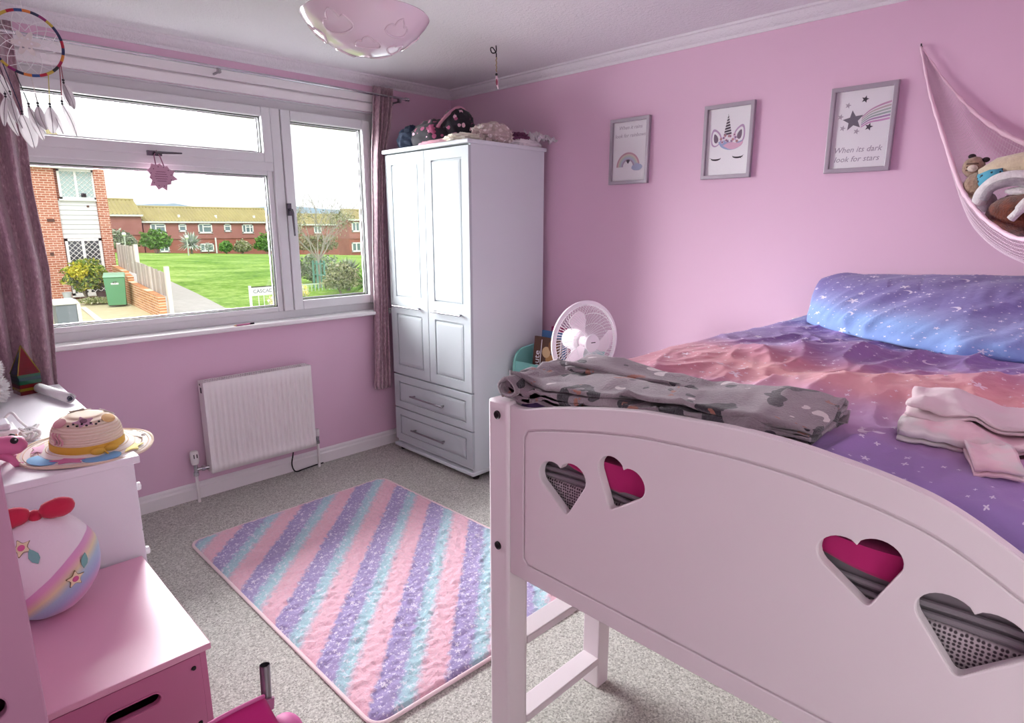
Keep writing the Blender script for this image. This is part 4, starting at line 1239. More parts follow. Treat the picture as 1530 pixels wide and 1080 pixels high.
# ------------------------------------------------------------------ clothes and bags heaped on the wardrobe
def heap(mb, c, r, seed, ridges=3.0, sharp=1.0, flatten=True, nu=44, nv=26, tilt=0):
    def fn(d):
        k = 1 + .18 * sharp * (1 - 2 * abs(nz(d.x * ridges + seed, d.y * ridges, d.z * ridges + seed))) + .10 * sharp * nz(d.x * 6, d.y * 6 + seed, d.z * 6)
        return k
    mb.ball((0, 0, 0), r, nu, nv, None, fn)
    vs = []
    T = Tr(*c) @ Rz(tilt)
    for p in mb.v:
        q = T @ Vector(p)
        z = q.z
        if flatten: z = max(z, c[2] - r[2] * .55)
        vs.append((q.x, q.y, z))
    mb.v = vs
    return mb
def mk_print(name, base, spots, scale, thr, size=.3):
    m = M(name, base, .85, sheen=.15); n = N(m)
    c = n.coord(); v = n.voronoi(c, scale)
    rr = n.xyz(v.outputs['Color'])
    k = n.math('MULTIPLY', n.math('LESS_THAN', v.outputs['Distance'], size), n.math('LESS_THAN', rr[0], thr))
    col = n.ramp(rr[1], [(0, spots[0]), (.5, spots[1]), (.51, spots[2] if len(spots) > 2 else spots[0])], 'CONSTANT')
    n.color(n.mix(k, base, col)); n.bump(n.noise(c, 40, 3), .3, .004)
    return m
WT = 1.952
def on_top(r): return WT + r * .55 + .001
navy = M('navy_denim', '#2f3d55', .85, bump=(60, .3, .003))
floral = mk_print('floral_print', '#1f1a26', ['#e6b9cc', '#f2e6ea', '#b0587f'], 24, .75, .34)
rose = M('rose_cloth', '#b0577d', .8, bump=(40, .3, .004))
single('drawstring_bag', heap(MB(), (-.52, -.245, on_top(.09)), (.085, .085, .09), 1, 2.2, .8), navy, 'dark blue bag on the wardrobe, at the curtain end of the heap', 'bag', (-.52, -.245, WT))
fb_ = thing('backpack', 'black floral backpack with pink straps lying on the wardrobe', 'bag', (-.42, -.43, WT))
build('main_pocket', heap(MB(), (-.47, -.43, on_top(.105)), (.115, .18, .105), 4, 2.4, .6, tilt=.15), floral, fb_, smooth=180)
build('front_pocket', heap(MB(), (-.535, -.475, WT + .085), (.045, .06, .045), 6, 2.4, .7, flatten=False), rose, fb_, smooth=180)
build('top_pocket', heap(MB(), (-.43, -.575, WT + .115), (.085, .10, .095), 9, 2.8, .8, flatten=False), floral, fb_, smooth=180)
build('strap', MB().tube(catmull([(-.53, -.50, WT + .09), (-.54, -.55, WT + .13), (-.51, -.595, WT + .18), (-.45, -.60, WT + .215), (-.40, -.61, WT + .20), (-.39, -.66, WT + .11)], 8), .012, 8, flat=.35), M('strap_pink', '#d9a0b4', .7), fb_)
cream = M('cream_cloth', '#e6dcc9', .85, bump=(40, .4, .004), vary=(8, '#f3efe6'))
lightpink = M('light_pink_cloth', '#e3b2c2', .85, bump=(40, .4, .004))
beige = mk_print('beige_print', '#c7b4ae', ['#ded0ca', '#a8918f', '#efe6e2'], 40, .7, .4)
plum = M('plum_cloth', '#6f3a5c', .85, bump=(40, .4, .004))
single('folded_cloth', heap(MB(), (-.575, -.60, on_top(.018)), (.06, .17, .018), 12, 3, 1.1, tilt=.05), lightpink, 'light pink cloth along the front edge of the wardrobe top', 'clothes', (-.57, -.55, WT))
single('folded_cloth', heap(MB(), (-.53, -.73, on_top(.032)), (.09, .13, .032), 14, 3, 1.3, tilt=-.3), cream, 'cream cloth lying at the front corner of the wardrobe top', 'clothes', (-.53, -.7, WT))
single('folded_cloth', heap(MB(), (-.36, -.80, on_top(.07)), (.13, .085, .07), 17, 3.0, 1.5), beige, 'beige patterned cloth bunched up on the side edge of the wardrobe top', 'clothes', (-.4, -.8, WT))
single('folded_cloth', heap(MB(), (-.17, -.79, on_top(.052)), (.10, .11, .052), 19, 3, 1.3), plum, 'plum cloth on the wardrobe top close to the right wall', 'clothes', (-.2, -.8, WT))
single('folded_cloth', heap(MB(), (-.17, -.895, on_top(.022)), (.10, .035, .024), 24, 3, 1.6), M('white_cloth', '#eee9ea', .8, bump=(50, .4, .004)), 'white cloth hanging at the wall corner of the wardrobe top', 'clothes', (-.17, -.89, WT))
def cling(u, v):
    x = lerp(-.16, -.02, u); y = lerp(-.86, -1.01, v)
    z = WT + .016 + .085 * (1 - abs(nz(u * 3, v * 3, 4)) * 2) * (1 - .7 * v) + .02 * nz(u * 9, v * 9)
    return (x, y, max(z, WT + .002))
single('plastic_bag', MB().grid(cling, 24, 24), M('clear_plastic', '#f1e9ee', .2, trans=.25, spec=.6), 'clear plastic bag sticking out over the wall corner of the wardrobe', 'bag', (-.1, -.93, WT), smooth=20, solid=.0008)
# ------------------------------------------------------------------ books in the teal rack
brown = M('book_brown', '#5b3a2a', .5)
def book(label, y, x, w, h, th, lean, cov, zrot=0.0):
    t = thing('book', label, 'book', (x, y, .568), group='books in the teal rack', rot=(0, lean, zrot))
    # local: y = -width .. 0, x = thickness towards the room (-x)
    build('cover', MB().box((-th, -w, 0), (-th + .002, 0, h)).box((-.002, -w, 0), (0, 0, h)).box((-th, -.002, 0), (0, 0, h)), cov, t, local=True, smooth=0, weld=False)
    build('pages', MB().box((-th + .002, -w + .004, .004), (-.002, -.002, h - .004)), paper, t, local=True, smooth=0)
    return t
b = book('brown picture book with Minute on its cover, front one in the teal rack', -1.09, -.315, .20, .295, .018, .12, brown)
T = basis((-.0182, -.012, .02), (0, 0, 1), (0, 1, 0), (-1, 0, 0))
build('title', MB().mesh(text_mesh('Minute', .060, .0003, 0, 'LEFT'), basis((-.0184, -.050, .045), (0, 0, 1), (0, 1, 0), (-1, 0, 0))), paper, b, local=True, smooth=0)
build('stripe', MB().box((-.0186, -.062, .02), (-.018, -.057, .28)), paper, b, local=True, smooth=0)
rnd = random.Random(3)
for k in range(6):
    cy, cz = -.125 + .035 * rnd.uniform(-1, 1), .15 + .10 * (k / 5 - .5) * 2
    build('cover_picture', MB().mesh(plate_mesh(ellipse(0, 0, rnd.uniform(.02, .045), rnd.uniform(.02, .04), 14), [], .0004), basis((-.0184 - .0002 * k, cy, cz), (0, -1, 0), (0, 0, 1), (-1, 0, 0))), M('pic%s' % 'abc'[k % 3], ('#b98a52', '#d9b98a', '#8a5a34')[k % 3], .6), b, local=True, smooth=0)
book('blue picture book standing behind the brown one', -1.10, -.265, .19, .325, .012, .10, M('book_blue', '#4f7fb5', .5))
book('magenta picture book at the back of the teal rack', -1.13, -.215, .16, .345, .014, .10, M('book_magenta', '#c2497f', .5))
b = book('dark striped book leaning over at the fan end of the teal rack', -1.30, -.322, .13, .245, .012, .12, M('book_stripe', '#4a4152', .5), 0)
b.rotation_euler = (radians(16), .12, 0)
for k in range(6):
    build('stripe', MB().box((-.0128, -.126 + k * .02, .01), (-.0118, -.118 + k * .02, .23)), M('stripe_grey', '#8c8394', .5), b, local=True, smooth=0)

# ------------------------------------------------------------------ things on the white chest
ZT = .80
tile = thing('magnetic_tile_tower', 'see-through coloured magnetic tile tower with pointed roof by the left curtain', 'toy', (-2.595, -.262, ZT), radians(12))
def cmat(nm, h): return M('tile_' + nm, h, .1, trans=.35, spec=.5)
tr_, tg, tb_, ty, tt = cmat('red', '#7d0f1a'), cmat('green', '#17694a'), cmat('blue', '#12305c'), cmat('yellow', '#a8922f'), cmat('teal', '#0f5258')
hs = .040
for k, (m, z0, z1) in enumerate(((tr_, 0, .016), (ty, .0165, .028), (tr_, .0285, .044), (tg, .0445, .06), (tt, .0605, .074), (tg, .0745, .086))):
    mb = MB()
    for q in range(4):
        mb.box((-hs, -hs, z0), (hs, -hs + .005, z1), Rz(q * pi / 2))
    build('tile', mb, m, tile, local=True, smooth=0, bevel=.001)
apex = .205
for q, m in enumerate((tr_, ty, tb_, tb_)):
    a = [(-hs, -hs, .0865), (hs, -hs, .0865), (0, 0, apex), (-hs + .004, -hs + .005, .0865), (hs - .004, -hs + .005, .0865), (0, .004, apex - .006)]
    fs = [(0, 1, 2), (3, 5, 4), (0, 3, 4, 1), (1, 4, 5, 2), (2, 5, 3, 0)]
    T = Rz(q * pi / 2)
    t_ = build('roof_tile', MB().add(a, fs, T), m, tile, local=True, smooth=0)
    build('tile_edge', MB().tube([tuple(T @ Vector(p)) for p in ((-hs, -hs, .0865), (hs, -hs, .0865), (0, 0, apex))], .0022, 6, closed=True), ty if q != 2 else tg, t_, local=True)
roll = thing('paper_roll', 'rolled white poster lying on the chest beside the tile tower', 'paper roll', (-2.53, -.45, ZT))
p0 = Vector((-2.562, -.31, ZT + .0225)); p1 = Vector((-2.503, -.60, ZT + .0225))
ax = (p1 - p0).normalized(); sx_ = Vector((0, 0, 1)).cross(ax).normalized(); sz_ = ax.cross(sx_)
Tr_ = basis(p0, sx_, sz_, ax); Ln = (p1 - p0).length
def spiral(u, v):
    a = u * 2 * pi * 3.2; r = .0215 - .0035 * (u * 3.2)
    return tuple(Tr_ @ Vector((r * cos(a), r * sin(a), v * Ln)))
build('sheet', MB().grid(spiral, 110, 3), plain_white, roll, smooth=60, solid=.0008)
def spiral2(u, v):
    a = u * 2 * pi * 2.8 + 1; r = .0175 - .0042 * (u * 2.8)
    return tuple(Tr_ @ Vector((r * cos(a), r * sin(a), Ln * (.93 + .068 * v))))
build('printed_side', MB().grid(spiral2, 80, 2), M('poster_ink', '#6f6f86', .6), roll, smooth=60, solid=.0008)
# straw hat
straw = M('straw', '#efdfca', .85); n_ = N(straw)
pz = n_.xyz(n_.coord())
n_.bump(n_.math('SINE', n_.math('MULTIPLY', pz[2], 900.0)), .5, .003)
n_.color(n_.mix(n_.math('MULTIPLY_ADD', n_.math('SINE', n_.math('MULTIPLY', pz[2], 700.0)), .25, .3), '#f3e4d0', '#e0c5a6'))
hat = thing('straw_hat', 'decorated straw sun hat with yellow band and blue ovals on the chest', 'hat', (-2.573, -1.262, ZT), rot=(radians(3), radians(1.5), 0))
def brimf(u, v):
    a = 2 * pi * u; r = lerp(.092, .178, v)
    z = .006 + .016 * (1 - v) ** 2 + .004 * v * sin(3 * a + 1)
    return (r * cos(a), r * .92 * sin(a), z)
brim = build('brim', MB().grid(brimf, 72, 10, cu=True), M('brim_white', '#f4efe8', .85, bump=(180, .4, .002)), hat, local=True, smooth=60, solid=-.004)
for k in range(4):
    build('straw_ring', MB().tube([brimf(a / 72, .2 + k * .22)[:2] + (brimf(a / 72, .2 + k * .22)[2] + .004,) for a in range(72)], .0016, 5, closed=True), straw, brim, local=True)
build('brim_edge', MB().tube([brimf(a / 72, 1)[:2] + (brimf(a / 72, 1)[2] + .003,) for a in range(72)], .0045, 6, closed=True), straw, brim, local=True)
cp = [(.094, .018), (.098, .03), (.097, .055), (.090, .085), (.072, .108), (.045, .119), (.018, .122), (0, .1225)]
crown = build('crown', MB().lathe([(p.x, p.y) for p in catmull([(a, b, 0) for a, b in cp], 5)], 48), straw, hat, local=True, smooth=60)
build('ribbon', MB().lathe([(.0945, .022), (.1005, .022), (.1005, .045), (.0955, .045)], 48, closed=True), M('ribbon_yellow', '#d9ae3c', .6), hat, local=True)
build('ribbon_bow', MB().ball((.005, -.106, .028), (.02, .008, .012), 12, 8).ball((.042, -.100, .031), (.02, .008, .011), 12, 8).tube([(.02, -.107, .03), (.03, -.112, .016), (.034, -.122, .010)], .005, 6, flat=.4), M('ribbon_yellow'), hat, local=True)
def on_brim(name, r, a, poly_s, poly, m, zz=.0):
    z = brimf(a / (2 * pi) % 1, max(0, min(1, (r - .092) / .086)))[2] + .0055 + zz
    me = plate_mesh([(x * poly_s[0], y * poly_s[1]) for x, y in poly], [], .0025, .0006)
    build(name, MB().mesh(me, Tr(r * cos(a), r * .92 * sin(a), z) @ Rz(a + pi / 2)), m, hat, local=True, smooth=30)
felt = lambda nm, h: M('felt_' + nm, h, .85)
oval = ellipse(0, 0, 1, 1, 28)
blob = [(p.x, p.y) for p in catmull([(cos(k * 2 * pi / 10) * (1 if k % 2 else .55), sin(k * 2 * pi / 10) * (1 if k % 2 else .55), 0) for k in range(11)], 4)[:-1]]
on_brim('blue_oval', .138, radians(205), (.050, .035), oval, felt('blue', '#7fb4dd'))
on_brim('blue_oval', .138, radians(274), (.052, .036), oval, felt('blue', '#7fb4dd'))
on_brim('pink_flower', .136, radians(238), (.050, .026), blob, felt('pink', '#e08ab4'))
on_brim('pale_pink_flower', .128, radians(158), (.046, .024), blob, felt('pale_pink', '#f0c3dc'))
on_brim('yellow_flower', .138, radians(318), (.045, .026), blob, felt('yellow', '#eadf8a'))
on_brim('white_flower', .140, radians(10), (.05, .026), blob, felt('white', '#f6f3ee'))
def on_crown(name, a, zc, sx, sy, poly, m, lift=.001):
    r = interp([(.018, .094), (.03, .098), (.055, .097), (.085, .090), (.100, .080), (.112, .062), (.119, .045), (.1225, .01)], zc)
    nrm = Vector((cos(a) * (1 if zc < .08 else .6), sin(a) * (1 if zc < .08 else .6), .15 if zc < .08 else .85)).normalized()
    tx = Vector((-sin(a), cos(a), 0)); ty_ = nrm.cross(tx).normalized()
    me = plate_mesh([(x * sx, y * sy) for x, y in poly], [], .002, .0005)
    build(name, MB().mesh(me, basis(Vector((r * cos(a), r * sin(a), zc)) + nrm * (.002 + lift), tx, ty_, nrm)), m, crown, local=True, smooth=30)
on_crown('lilac_flower', radians(255), .112, .030, .022, blob, felt('lilac', '#c59bb0'))
on_crown('lilac_centre', radians(255), .113, .010, .008, oval, felt('plum', '#7d5a6c'), .003)
for q in range(8):
    on_crown('black_bead', radians(225 + q * 9), .103 + (q % 2) * .004, .0035, .003, oval, black, .003)
on_crown('orange_patch', radians(318), .108, .026, .017, oval, felt('orange', '#e3bb80'))
on_crown('pink_patch', radians(195), .106, .026, .018, oval, felt('rose', '#d9a3a6'))
on_crown('white_flower', radians(95), .112, .036, .022, blob, felt('white', '#f6f3ee'))
on_crown('white_flower', radians(20), .108, .03, .022, blob, felt('white', '#f6f3ee'))
for k in range(3):
    build('pink_squiggle', MB().tube([(.1005 * cos(radians(205 + k * 7 + 3 * sin(q))), .1005 * sin(radians(205 + k * 7 + 3 * sin(q))), .052 + q * .006) for q in range(7)], .0028, 6), felt('rose', '#d9a3a6'), crown, local=True)
# white fluffy toy at the edge
fl = thing('fluffy_toy', 'white fluffy soft toy at the left end of the chest top', 'soft toy', (-2.755, -.40, ZT))
build('body', MB().ball((-2.755, -.40, ZT + .065), (.078, .075, .07), 20, 14).ball((-2.748, -.405, ZT + .145), (.06, .058, .055), 20, 14), plain_white, fl)
rnd = random.Random(8); fu = MB()
for k in range(2600):
    d = Vector((rnd.gauss(0, 1), rnd.gauss(0, 1), rnd.gauss(0, 1))).normalized()
    if k % 2: c, r = Vector((-2.755, -.40, ZT + .065)), Vector((.078, .075, .07))
    else: c, r = Vector((-2.748, -.405, ZT + .145)), Vector((.06, .058, .055))
    p = c + Vector((d.x * r.x, d.y * r.y, d.z * r.z)) * .96
    if p.z < ZT + .016: continue
    t = d.cross(Vector((rnd.gauss(0, 1), rnd.gauss(0, 1), rnd.gauss(0, 1)))).normalized() * .005
    q = p + d * (.012 + .012 * rnd.random()) + t * 1.2
    q.z = max(q.z, ZT + .002)
    fu.add([p - t, p + t, q], [(0, 1, 2)])
build('fur', fu, M('white_fur', '#f8f7f7', .9, sheen=.4), fl, kind='stuff', smooth=0, weld=False)
for (x, y, z) in ((-2.703, -.448, ZT + .157), (-2.745, -.466, ZT + .160)):
    build('eye', MB().ball((x, y, z), .0065, 10, 8), black, fl)
# pink toy lizard
pinkvinyl = M('pink_vinyl', '#d9739f', .55, bump=(60, .2, .002))
dz = thing('toy_dinosaur', 'small pink toy dinosaur with black eyes on the corner of the chest', 'toy', (-2.79, -1.23, ZT))
def blob_(mb, c, r, k=.06, s=1): return mb.ball(c, r, 20, 14, fn=lambda d: 1 + k * nz(d.x * 3 + s, d.y * 3, d.z * 3))
mb = MB(); mb.tube([(-2.98, -1.16, ZT + .03), (-2.92, -1.19, ZT + .035), (-2.86, -1.21, ZT + .042), (-2.81, -1.225, ZT + .048), (-2.78, -1.235, ZT + .054), (-2.755, -1.245, ZT + .058), (-2.735, -1.25, ZT + .056), (-2.722, -1.254, ZT + .052)], [.006, .014, .026, .036, .034, .030, .024, .006], 16)
build('body', mb, pinkvinyl, dz, smooth=180)
for (x, y, s) in ((-2.765, -1.275, 1), (-2.77, -1.20, -1), (-2.86, -1.25, 1), (-2.86, -1.17, -1)):
    build('leg', MB().tube([(x - .02, y + s * .02, ZT + .038), (x, y, ZT + .024), (x + .008, y - s * .006, ZT + .008), (x + .024, y - s * .008, ZT + .005)], [.014, .011, .009, .006], 10), pinkvinyl, dz, smooth=180)
for s in (-1, 1):
    e = build('eye', MB().ball((-2.752, -1.245 - s * .024, ZT + .078), (.010, .009, .010), 12, 10), black, dz)
    build('highlight', MB().ball((-2.749, -1.245 - s * .032, ZT + .082), .0025, 8, 6), plain_white, e)
# little trinket box, white cord
tbx = thing('trinket_box', 'small white and coral box at the left edge of the chest top', 'box', (-2.80, -.985, ZT))
build('base', MB().box((-2.88, -1.04, ZT), (-2.722, -.93, ZT + .035)), M('coral', '#c7837a', .5), tbx, bevel=.003)
build('lid', MB().box((-2.882, -1.042, ZT + .0355), (-2.72, -.928, ZT + .052)), plain_white, tbx, bevel=.004)
build('top_panel', MB().box((-2.87, -1.03, ZT + .052), (-2.735, -.94, ZT + .072)), M('pale_grey', '#dfdce6', .4), tbx, bevel=.005)
rnd = random.Random(5)
pts = [(-2.735 + .0, -.88, ZT + .055), (-2.715, -.90, ZT + .075), (-2.70, -.95, ZT + .05)]
for k in range(30):
    pts.append((-2.685 + .030 * cos(k * 1.9) * (.6 + .4 * sin(k)), -1.0 + .045 * sin(k * 1.37), ZT + .007 + .012 * (k % 3) + .004 * sin(k)))
single('white_cord', MB().tube(catmull(pts, 5), .0045, 6), plain_white, 'tangled white cord beside the straw hat on the chest', 'cord', (-2.69, -1.0, ZT))

# ------------------------------------------------------------------ plush cushion on the toy box
def mk_plush():
    m = M('plush_pastel', '#efe6ee', .9, sheen=.4); n = N(m)
    p = n.xyz(n.coord())
    c = n.coord()
    # slanted band of pastel rainbow round the lower part
    s = n.math('SUBTRACT', n.math('ADD', n.math('MULTIPLY', p[2], .80), n.math('MULTIPLY', n.noise(c, 9, 2), .012)), n.math('ADD', n.math('MULTIPLY', p[0], .62), n.math('MULTIPLY', p[1], -.12)))
    t = n.math('MULTIPLY_ADD', s, 3.2, .10)
    col = n.ramp(t, [(.0, '#e9dfe6'), (.10, '#dfa0cf'), (.20, '#a9b6dc'), (.27, '#a9c9dc'), (.34, '#e8dcb2'), (.41, '#e2a3c8'), (.455, '#dba0cc'), (.46, '#efe4ec')])
    n.color(col); n.bump(n.noise(c, 220, 3), .4, .002)
    return m
plush = thing('plush_cushion', 'round white plush cushion with pastel rainbow band and red bow on the toy box', 'cushion', (-2.765, -1.585, .472))
def plushfn(d):
    return 1 + .03 * nz(d.x * 2, d.y * 2, d.z * 2) + .05 * (d.z < 0) * (-d.z) * .3
PC = (-2.765, -1.585, .612); PR = (.130, .118, .140)
bd = build('body', MB().ball(PC, PR, 40, 28, fn=plushfn), mk_plush(), plush, smooth=180)
def on_plush(name, dirv, poly, s, m, rot=0.0, lift=.0012, par=None):
    d = Vector(dirv).normalized()
    p = Vector((PC[0] + d.x * PR[0] * plushfn(d), PC[1] + d.y * PR[1] * plushfn(d), PC[2] + d.z * PR[2] * plushfn(d)))
    nrm = Vector((d.x / PR[0], d.y / PR[1], d.z / PR[2])).normalized()
    tx = Vector((0, 0, 1)).cross(nrm).normalized(); ty_ = nrm.cross(tx)
    me = plate_mesh([(x * s * cos(rot) - y * s * sin(rot), x * s * sin(rot) + y * s * cos(rot)) for x, y in poly], [], .002, .0006)
    build(name, MB().mesh(me, basis(p + nrm * lift, tx, ty_, nrm)), m, par or bd, smooth=30)
flower = [(p.x, p.y) for p in catmull([(cos(k * 2 * pi / 10) * (1 if k % 2 == 0 else .55), sin(k * 2 * pi / 10) * (1 if k % 2 == 0 else .55), 0) for k in range(11)], 5)[:-1]]
leaf = [(0, -1), (.45, -.45), (.5, .1), (.25, .65), (0, 1), (-.3, .6), (-.5, .1), (-.4, -.5)]
def embroid(dirv, s, rot):
    on_plush('flower_outline', dirv, flower, s * 1.1, M('olive_thread', '#7d6a3e', .8), rot, .0012)
    on_plush('flower', dirv, flower, s, M('cream_felt', '#efe3bd', .8), rot, .002)
    on_plush('flower_centre', dirv, oval, s * .36, M('felt_hotpink', '#d96a9c', .8), rot, .0032)
embroid((.38, -.90, -.12), .022, .3)
on_plush('leaf', (.58, -.80, .14), leaf, .020, M('felt_teal', '#7fb7b3', .8), -.35, .002)
embroid((-.35, -.70, .72), .022, .8)
on_plush('leaf', (-.18, -.84, .52), leaf, .022, M('felt_teal', '#7fb7b3', .8), .35, .002)
redp = M('red_plush', '#c21f45', .85, sheen=.3, bump=(160, .3, .002))
bow = build('bow', MB().ball((-2.765, -1.60, .758), (.016, .018, .016), 14, 10), redp, plush, smooth=180)
for s in (-1, 1):
    build('bow_loop', MB().ball((-2.765 + s * .042, -1.605 - s * .004, .768), (.046, .026, .034), 20, 14, fn=lambda d, s=s: (.75 + .25 * max(0, d.x * s)) * (1 + .06 * nz(d.x * 4, d.y * 4, d.z * 4))), redp, bow, smooth=180)

# ------------------------------------------------------------------ folding child's chair, front edge of the photo
hot = M('hot_pink_fabric', '#c40f78', .7, sheen=.2, bump=(220, .3, .001))
paleh = M('pink_rim', '#d76ba6', .6)
fc = thing('folding_chair', 'hot pink folding child chair with bare grey tube end in the foreground', 'chair', (-2.60, -2.50, 0))
tA = [(-2.505, -2.372, .60), (-2.508, -2.376, .56), (-2.512, -2.382, .525), (-2.523, -2.398, .508), (-2.56, -2.44, .49)]
build('back_tube', MB().tube(catmull(tA, 6), .0105, 14, cap=False).tube(catmull(tA, 6), .0085, 14, cap=False), steel, fc)
build('tube_end_shade', MB().cyl((-2.505, -2.372, .592), (-2.505, -2.372, .59), .0088, n=14), black, fc)  # black disc standing in for the shade inside the open tube end
build('tube_joint', MB().tube([(-2.512, -2.384, .53), (-2.518, -2.391, .511)], .0155, 14), M('pink_plastic', '#b06c92', .5), fc)
for (a, b) in (((-2.53, -2.41, .505), (-2.44, -2.72, .0)), ((-2.82, -2.47, .56), (-2.78, -2.76, .0)), ((-2.44, -2.62, .40), (-2.52, -2.42, .0)), ((-2.78, -2.70, .40), (-2.80, -2.44, .0))):
    build('leg', MB().tube([a, b], .0095, 12), steel, fc)
def slingf(u, v):
    a = lerpv((-2.520, -2.392, .545), (-2.82, -2.46, .56), u)
    b = lerpv((-2.46, -2.66, .33), (-2.78, -2.72, .33), u)
    x, y, z = lerpv(a, b, v)
    z -= .04 * sin(pi * u) * sin(pi * v) - .020 * sin(pi * u) * (1 - v) + .035 * sin(pi * min(1, v * 1.2)) * .6
    return (x, y, z)
build('seat_sling', MB().grid(slingf, 24, 20), hot, fc, smooth=60, solid=.003)
build('piping', MB().tube([slingf(k / 23, 0) for k in range(24)], .004, 8), paleh, fc)
build('side_pad', MB().ball((-2.495, -2.435, .475), (.030, .042, .028), 18, 12), paleh, fc, smooth=180)
build('arm_end', MB().tube([(-2.467, -2.478, .468), (-2.445, -2.52, .455)], .014, 12), hot, fc)

# ------------------------------------------------------------------ star charm on the window handle, pencil on the sill
ch = thing('star_charm', 'pale pink star-shaped card hanging from the fanlight handle', 'ornament', (-1.908, -.03, 1.74))
outl = []
for i in range(22):
    a = pi / 2 + 2 * pi * i / 22
    r = (.066 if i % 2 == 0 else .055) * (1 + .10 * sin(a * 3 + 1)) * (1.0 if sin(a) > .2 else (1.1 if i % 4 == 0 else .92))
    outl.append((r * cos(a), r * sin(a)))
Tc = basis((-1.908, -.034, 1.738), (1, 0, 0), (0, 0, 1), (0, -1, 0))
card = build('card', MB().mesh(plate_mesh(outl, [], .004, .001), Tc), M('card_pink', '#c79ab0', .7), ch, smooth=20)
for k in range(5):
    wv = .030 - abs(k - 2) * .004
    build('written_line', MB().tube([tuple(Tc @ Vector((-wv + 2 * wv * q / 14, .022 - k * .011 + .0014 * sin(q * 2.4 + k), .0024))) for q in range(15)], .0013, 5), M('ink_plum', '#7a4a66', .8), card)
for k in range(12):
    a = 2 * pi * k / 12 + .2
    build('dot', MB().ball(tuple(Tc @ Vector((.047 * cos(a), .047 * sin(a), .0022))), .0026, 8, 6), M('ink_plum'), card)
build('cord', MB().tube([(-1.925, -.030, 1.79), (-1.928, -.028, 1.835), (-1.915, -.030, 1.862), (-1.902, -.030, 1.835), (-1.888, -.030, 1.785)], .0028, 6), M('cord_plum', '#8a5570', .7), ch)
pe = thing('pencil', 'tiny pink and dark pencil lying on the window sill', 'pencil', (-1.57, -.058, .953))
build('barrel', MB().cyl((-1.625, -.064, .958), (-1.545, -.052, .958), .005, n=6), M('pencil_pink', '#b96a90', .4), pe)
build('grip', MB().cyl((-1.545, -.052, .958), (-1.52, -.048, .958), .0052, n=8), dark_metal, pe)
build('point', MB().cyl((-1.625, -.064, .958), (-1.64, -.066, .958), .005, .001, n=6), M('pine', '#d9b98a', .6), pe)

# ------------------------------------------------------------------ dreamcatcher
DC = Vector((-2.447, -.50, 2.160)); DR = .109
dn = (Vector(cam.location) - DC).normalized()
dn = Vector((-.16, -.965, -.2)).normalized()
dx_ = Vector((0, 0, 1)).cross(dn).normalized(); dy_ = dn.cross(dx_)
TD = basis(DC, dx_, dy_, dn)
dcat = thing('dreamcatcher', 'rainbow-wrapped dreamcatcher with white feathers hanging before the window', 'dreamcatcher', tuple(DC))
cols_ = ['#b3243c', '#23284a', '#2a2f55', '#c9b04a', '#8a2a6a', '#202744', '#d9803c', '#2f4f8a', '#b3243c', '#c9b04a', '#232a26', '#a5264e', '#cf8a3a', '#27305a']
nseg = 28
for k in range(nseg):
    a0 = 2 * pi * k / nseg; a1 = 2 * pi * (k + 1) / nseg
    pts = [tuple(TD @ Vector((DR * cos(lerp(a0, a1, q / 4)), DR * sin(lerp(a0, a1, q / 4)), 0))) for q in range(5)]
    h = cols_[k % len(cols_)]
    build('hoop_wrap', MB().tube(pts, .0052, 8), M('wrap_' + h[1:], h, .7), dcat)
web = MB()
rings = [DR, .082, .06, .042]
cnt = 14
for r_i in range(len(rings) - 1):
    for k in range(cnt):
        a = 2 * pi * (k + .5 * r_i) / cnt
        for s in (-.5, .5):
            b_ = a + s * 2 * pi / cnt
            web.tube([tuple(TD @ Vector((rings[r_i] * cos(a), rings[r_i] * sin(a), 0))), tuple(TD @ Vector((rings[r_i + 1] * cos(b_), rings[r_i + 1] * sin(b_), 0)))], .0011, 4)
build('web', web, plain_white, dcat)
lace = [((.033 + .012 * cos(6 * t)) * cos(t), (.033 + .012 * cos(6 * t)) * sin(t)) for t in [2 * pi * q / 72 for q in range(72)]]
lc = build('lace_flower', MB().mesh(plate_mesh(lace, [ellipse(.018 * cos(t), .018 * sin(t), .004, .004, 8) for t in [2 * pi * q / 6 for q in range(6)]], .0016, .0003), TD @ Tr(-.004, -.0, .002)), M('lace_cream', '#e3ddd8', .8), dcat, smooth=20)
build('thread', MB().cyl(tuple(DC + dy_ * DR), (DC.x + dy_.x * DR, DC.y + dy_.y * DR, 2.4), .0012, n=6), plain_white, dcat)
def mk_feather(nm, h):
    m = M(nm, h, .8); n = N(m)
    tr = n.new('ShaderNodeBsdfTranslucent'); tr.inputs[0].default_value = lin(h)
    mx = n.new('ShaderNodeMixShader'); mx.inputs[0].default_value = .5
    out = [q for q in n.n if q.type == 'OUTPUT_MATERIAL'][0]
    n.nt.links.new(n.bsdf.outputs[0], mx.inputs[1]); n.nt.links.new(tr.outputs[0], mx.inputs[2]); n.nt.links.new(mx.outputs[0], out.inputs[0])
    return m
featm = mk_feather('feather_white', '#f4f2f3')
featg = mk_feather('feather_grey', '#c9c2c6')
